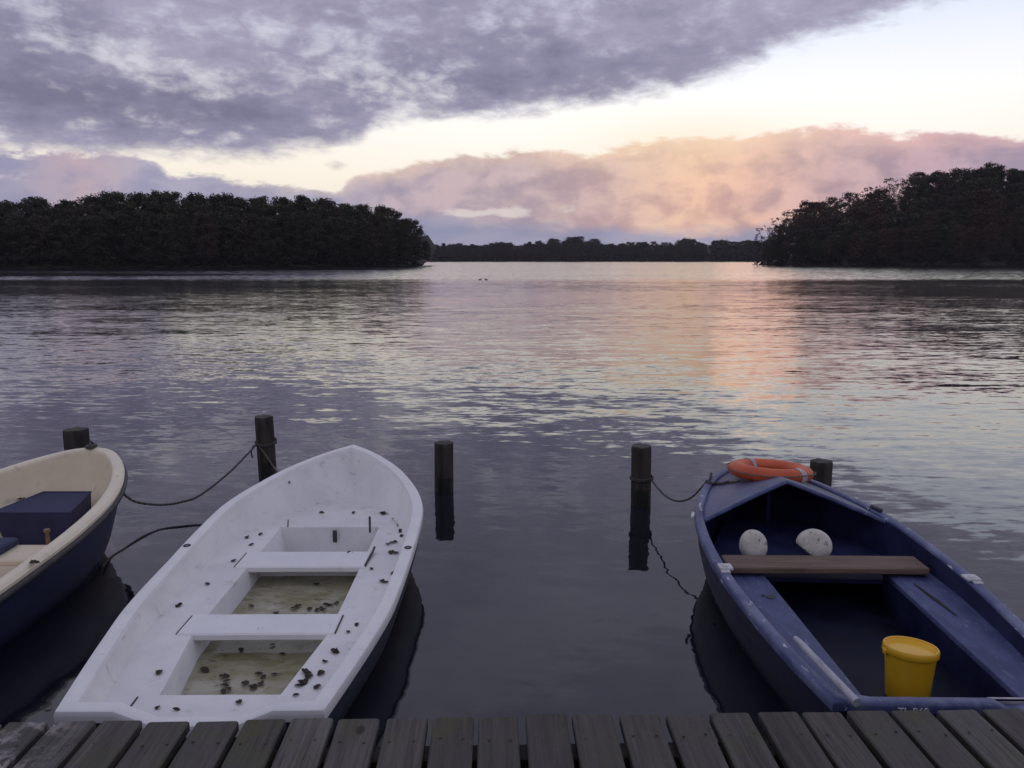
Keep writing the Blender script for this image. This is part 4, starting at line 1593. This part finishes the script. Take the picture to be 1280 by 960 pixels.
lb = empty('lifebuoy', (1.90, 5.63, .565))
lb.rotation_euler = (R(-4), R(4), R(20))
tag(lb, 'orange lifebuoy ring with grey bands lying on the bow of the blue boat', 'lifebuoy')
RM, RX, RZ = .235, .066, .052
b = MB()
b.loft([[((RM + RX * math.cos(q)) * math.cos(a), (RM + RX * math.cos(q)) * math.sin(a), RZ * math.sin(q)) for q in [2 * PI * k / 18 for k in range(18)]]
        for a in [2 * PI * k / 64 for k in range(64)]], closed=True, ring=True)
b.build('ring', m_orange, lb, smooth=60)
for a0 in (R(-77), R(92)):
    b = MB()
    b.loft([[((RM + (RX + .003) * math.cos(q)) * math.cos(a), (RM + (RX + .003) * math.cos(q)) * math.sin(a), (RZ + .003) * math.sin(q)) for q in [2 * PI * k / 18 for k in range(18)]]
            for a in [a0 + R(11) * (k / 4 - .5) for k in range(5)]], closed=True)
    b.build('band', m_tape, lb, smooth=60)
b = MB()
pts = []
for k in range(97):
    a = 2 * PI * k / 96
    sag = abs(math.sin(a + R(77)))
    pts.append(((RM + RX + .012 + .0 * sag) * math.cos(a), (RM + RX + .012) * math.sin(a), .02 - .015 * sag))
b.tube(pts, .0045, 6)
b.build('grab_line', m_ropeg, lb, smooth=60)

for (u, w, hh, tilt, lab, cut) in ((943, .082, .20, 0.05, 'dirty white foam float, the narrow upright one behind the brown seat', 0), (1019, .108, .205, .5, 'dirty white foam float, the wide tilted one behind the brown seat', 1)):
    c = at(u, 679, .355)
    b = MB()
    n = 28
    rows = []
    for i, (k, yy) in enumerate([(.0, -.055), (.55, -.055), (.82, -.05), (.95, -.036), (1.0, -.012), (1.0, .012), (.95, .036), (.82, .05), (.55, .055), (0, .055)]):
        row = []
        for j in range(n):
            a = 2 * PI * j / n
            x, z = w * k * math.cos(a), hh / 2 * k * math.sin(a)
            if cut:
                # a flat sliced side, lower left
                dd = (-x * .62 - z * .78)
                lim = .058
                if dd > lim:
                    x += .62 * (dd - lim)
                    z += .78 * (dd - lim)
            row.append((x, yy, z))
        rows.append(row)
    b.loft(rows, closed=True)
    o = b.build('foam_float', m_foam, smooth=60)
    o.location = (c.x, c.y + .02, .235 + hh / 2 - .004)
    o.rotation_euler = (R(-12), 0 if cut else tilt, R(-8 if cut else 6))
    tag(o, lab, 'float', 'foam floats in the blue boat')

p0, p1 = at(994, 802, .40), at(1071, 884, .392)
b = MB()
dv = (p1 - p0)
b.tube([p0 + Vector((0, 0, .016)), p0 + dv * .1 + Vector((0, 0, .018)), p0 + dv * .6 + Vector((0, 0, .018)), p1 + Vector((0, 0, .018))], [.012, .015, .017, .018], 12)
o = b.build('wooden_pole', m_pole, smooth=50)
tag(o, 'short pale grey pole lying along the left gunwale of the blue boat', 'pole')


# ------------------------------------------------------------------ ropes
def rope_obj(name, ctrl, rad, m, label, n=14, twist=True):
    P = catmull([tuple(p) for p in ctrl], n)
    b = MB()
    L = 0
    if twist:
        pts = []
        P = resample(P, max(20, int(sum(math.dist(p, q) for p, q in zip(P, P[1:])) / .012)))
        rr = [rad * (1 + .22 * math.sin(i * 2.1)) for i in range(len(P))]
        b.tube(P, rr, 7)
    else:
        b.tube(P, rad, 7)
    o = b.build(name, m, None, smooth=60)
    return tag(o, label, 'rope')


rope_obj('mooring_rope', [at(149, 612, .43), at(159, 621, .44), at(172, 628, .40), at(200, 631, .36), at(225, 628, .33), at(250, 619, .31), at(285, 592, .31), at(308, 569, .32), (-2.47, 7.43, .335)], .0085, m_rope,
         'dark sagging rope from the cream bow to the tall post')
rope_obj('rope_end', [(-2.49, 7.40, .335), (-2.51, 7.39, .27), (-2.50, 7.39, .21)], .007, m_rope, 'short dark rope end hanging beside the tall post')
rope_obj('mooring_rope', [(-2.47, 7.43, .34), (-2.42, 7.405, .30), (-2.36, 7.41, .20), (-2.28, 7.38, .10), (-2.1, 7.0, .12), (-1.9, 6.2, .26), (-1.72, 5.9, .40)], .008, m_ropeg,
         'grey rope slanting down the tall post to the white boat')
wrap = [(-2.40 + .095 * math.cos(a), 7.5 + .095 * math.sin(a), .33 + .012 * a / 6.28 + .02 * math.sin(a)) for a in [k * PI / 8 for k in range(35)]]
rope_obj('rope_loop', wrap, .010, m_rope, 'dark rope wound round the tall post', n=3)
rope_obj('mooring_rope', [(1.195, 6.52, .24), at(818, 605, .26), at(832, 620, .27), at(848, 626.5, .31), at(864, 622, .37), at(877, 609, .44), at(883, 602, .475)], .007, m_rope,
         'thin dark rope sagging from a post to the blue bow')
wrap = [(1.113 + .094 * math.cos(a), 6.56 + .094 * math.sin(a), .235 + .012 * a / 6.28) for a in [k * PI / 8 for k in range(35)]]
rope_obj('rope_loop', wrap, .008, m_rope, 'thin dark rope wound round the post left of the blue boat', n=3)
ch = [at(883, 602, .475), at(889, 605, .47), at(895, 604, .47), at(902, 605, .475), at(909, 603, .485), at(917, 604, .49), at(925, 603, .495)]
rope_obj('mooring_rope', ch, .013, m_rope, 'thick dark rope lying across the foredeck corner under the lifebuoy')
rope_obj('mooring_rope', [at(128, 709, .03), at(138, 697, .004), at(155, 686, .001), at(178, 671, .004), at(200, 662, .001), at(225, 658, .004), at(252, 656, .002), at(275, 657, .003), at(300, 652, .002)], .0075, m_rope,
         'dark slack rope lying on the water between the cream and the white boat')
o = rope_obj('rope_end', [at(886, 602, .48), at(888, 596, .49), at(889, 592, .49)], .008, m_rope, 'short dark rope end sticking up on the blue bow')
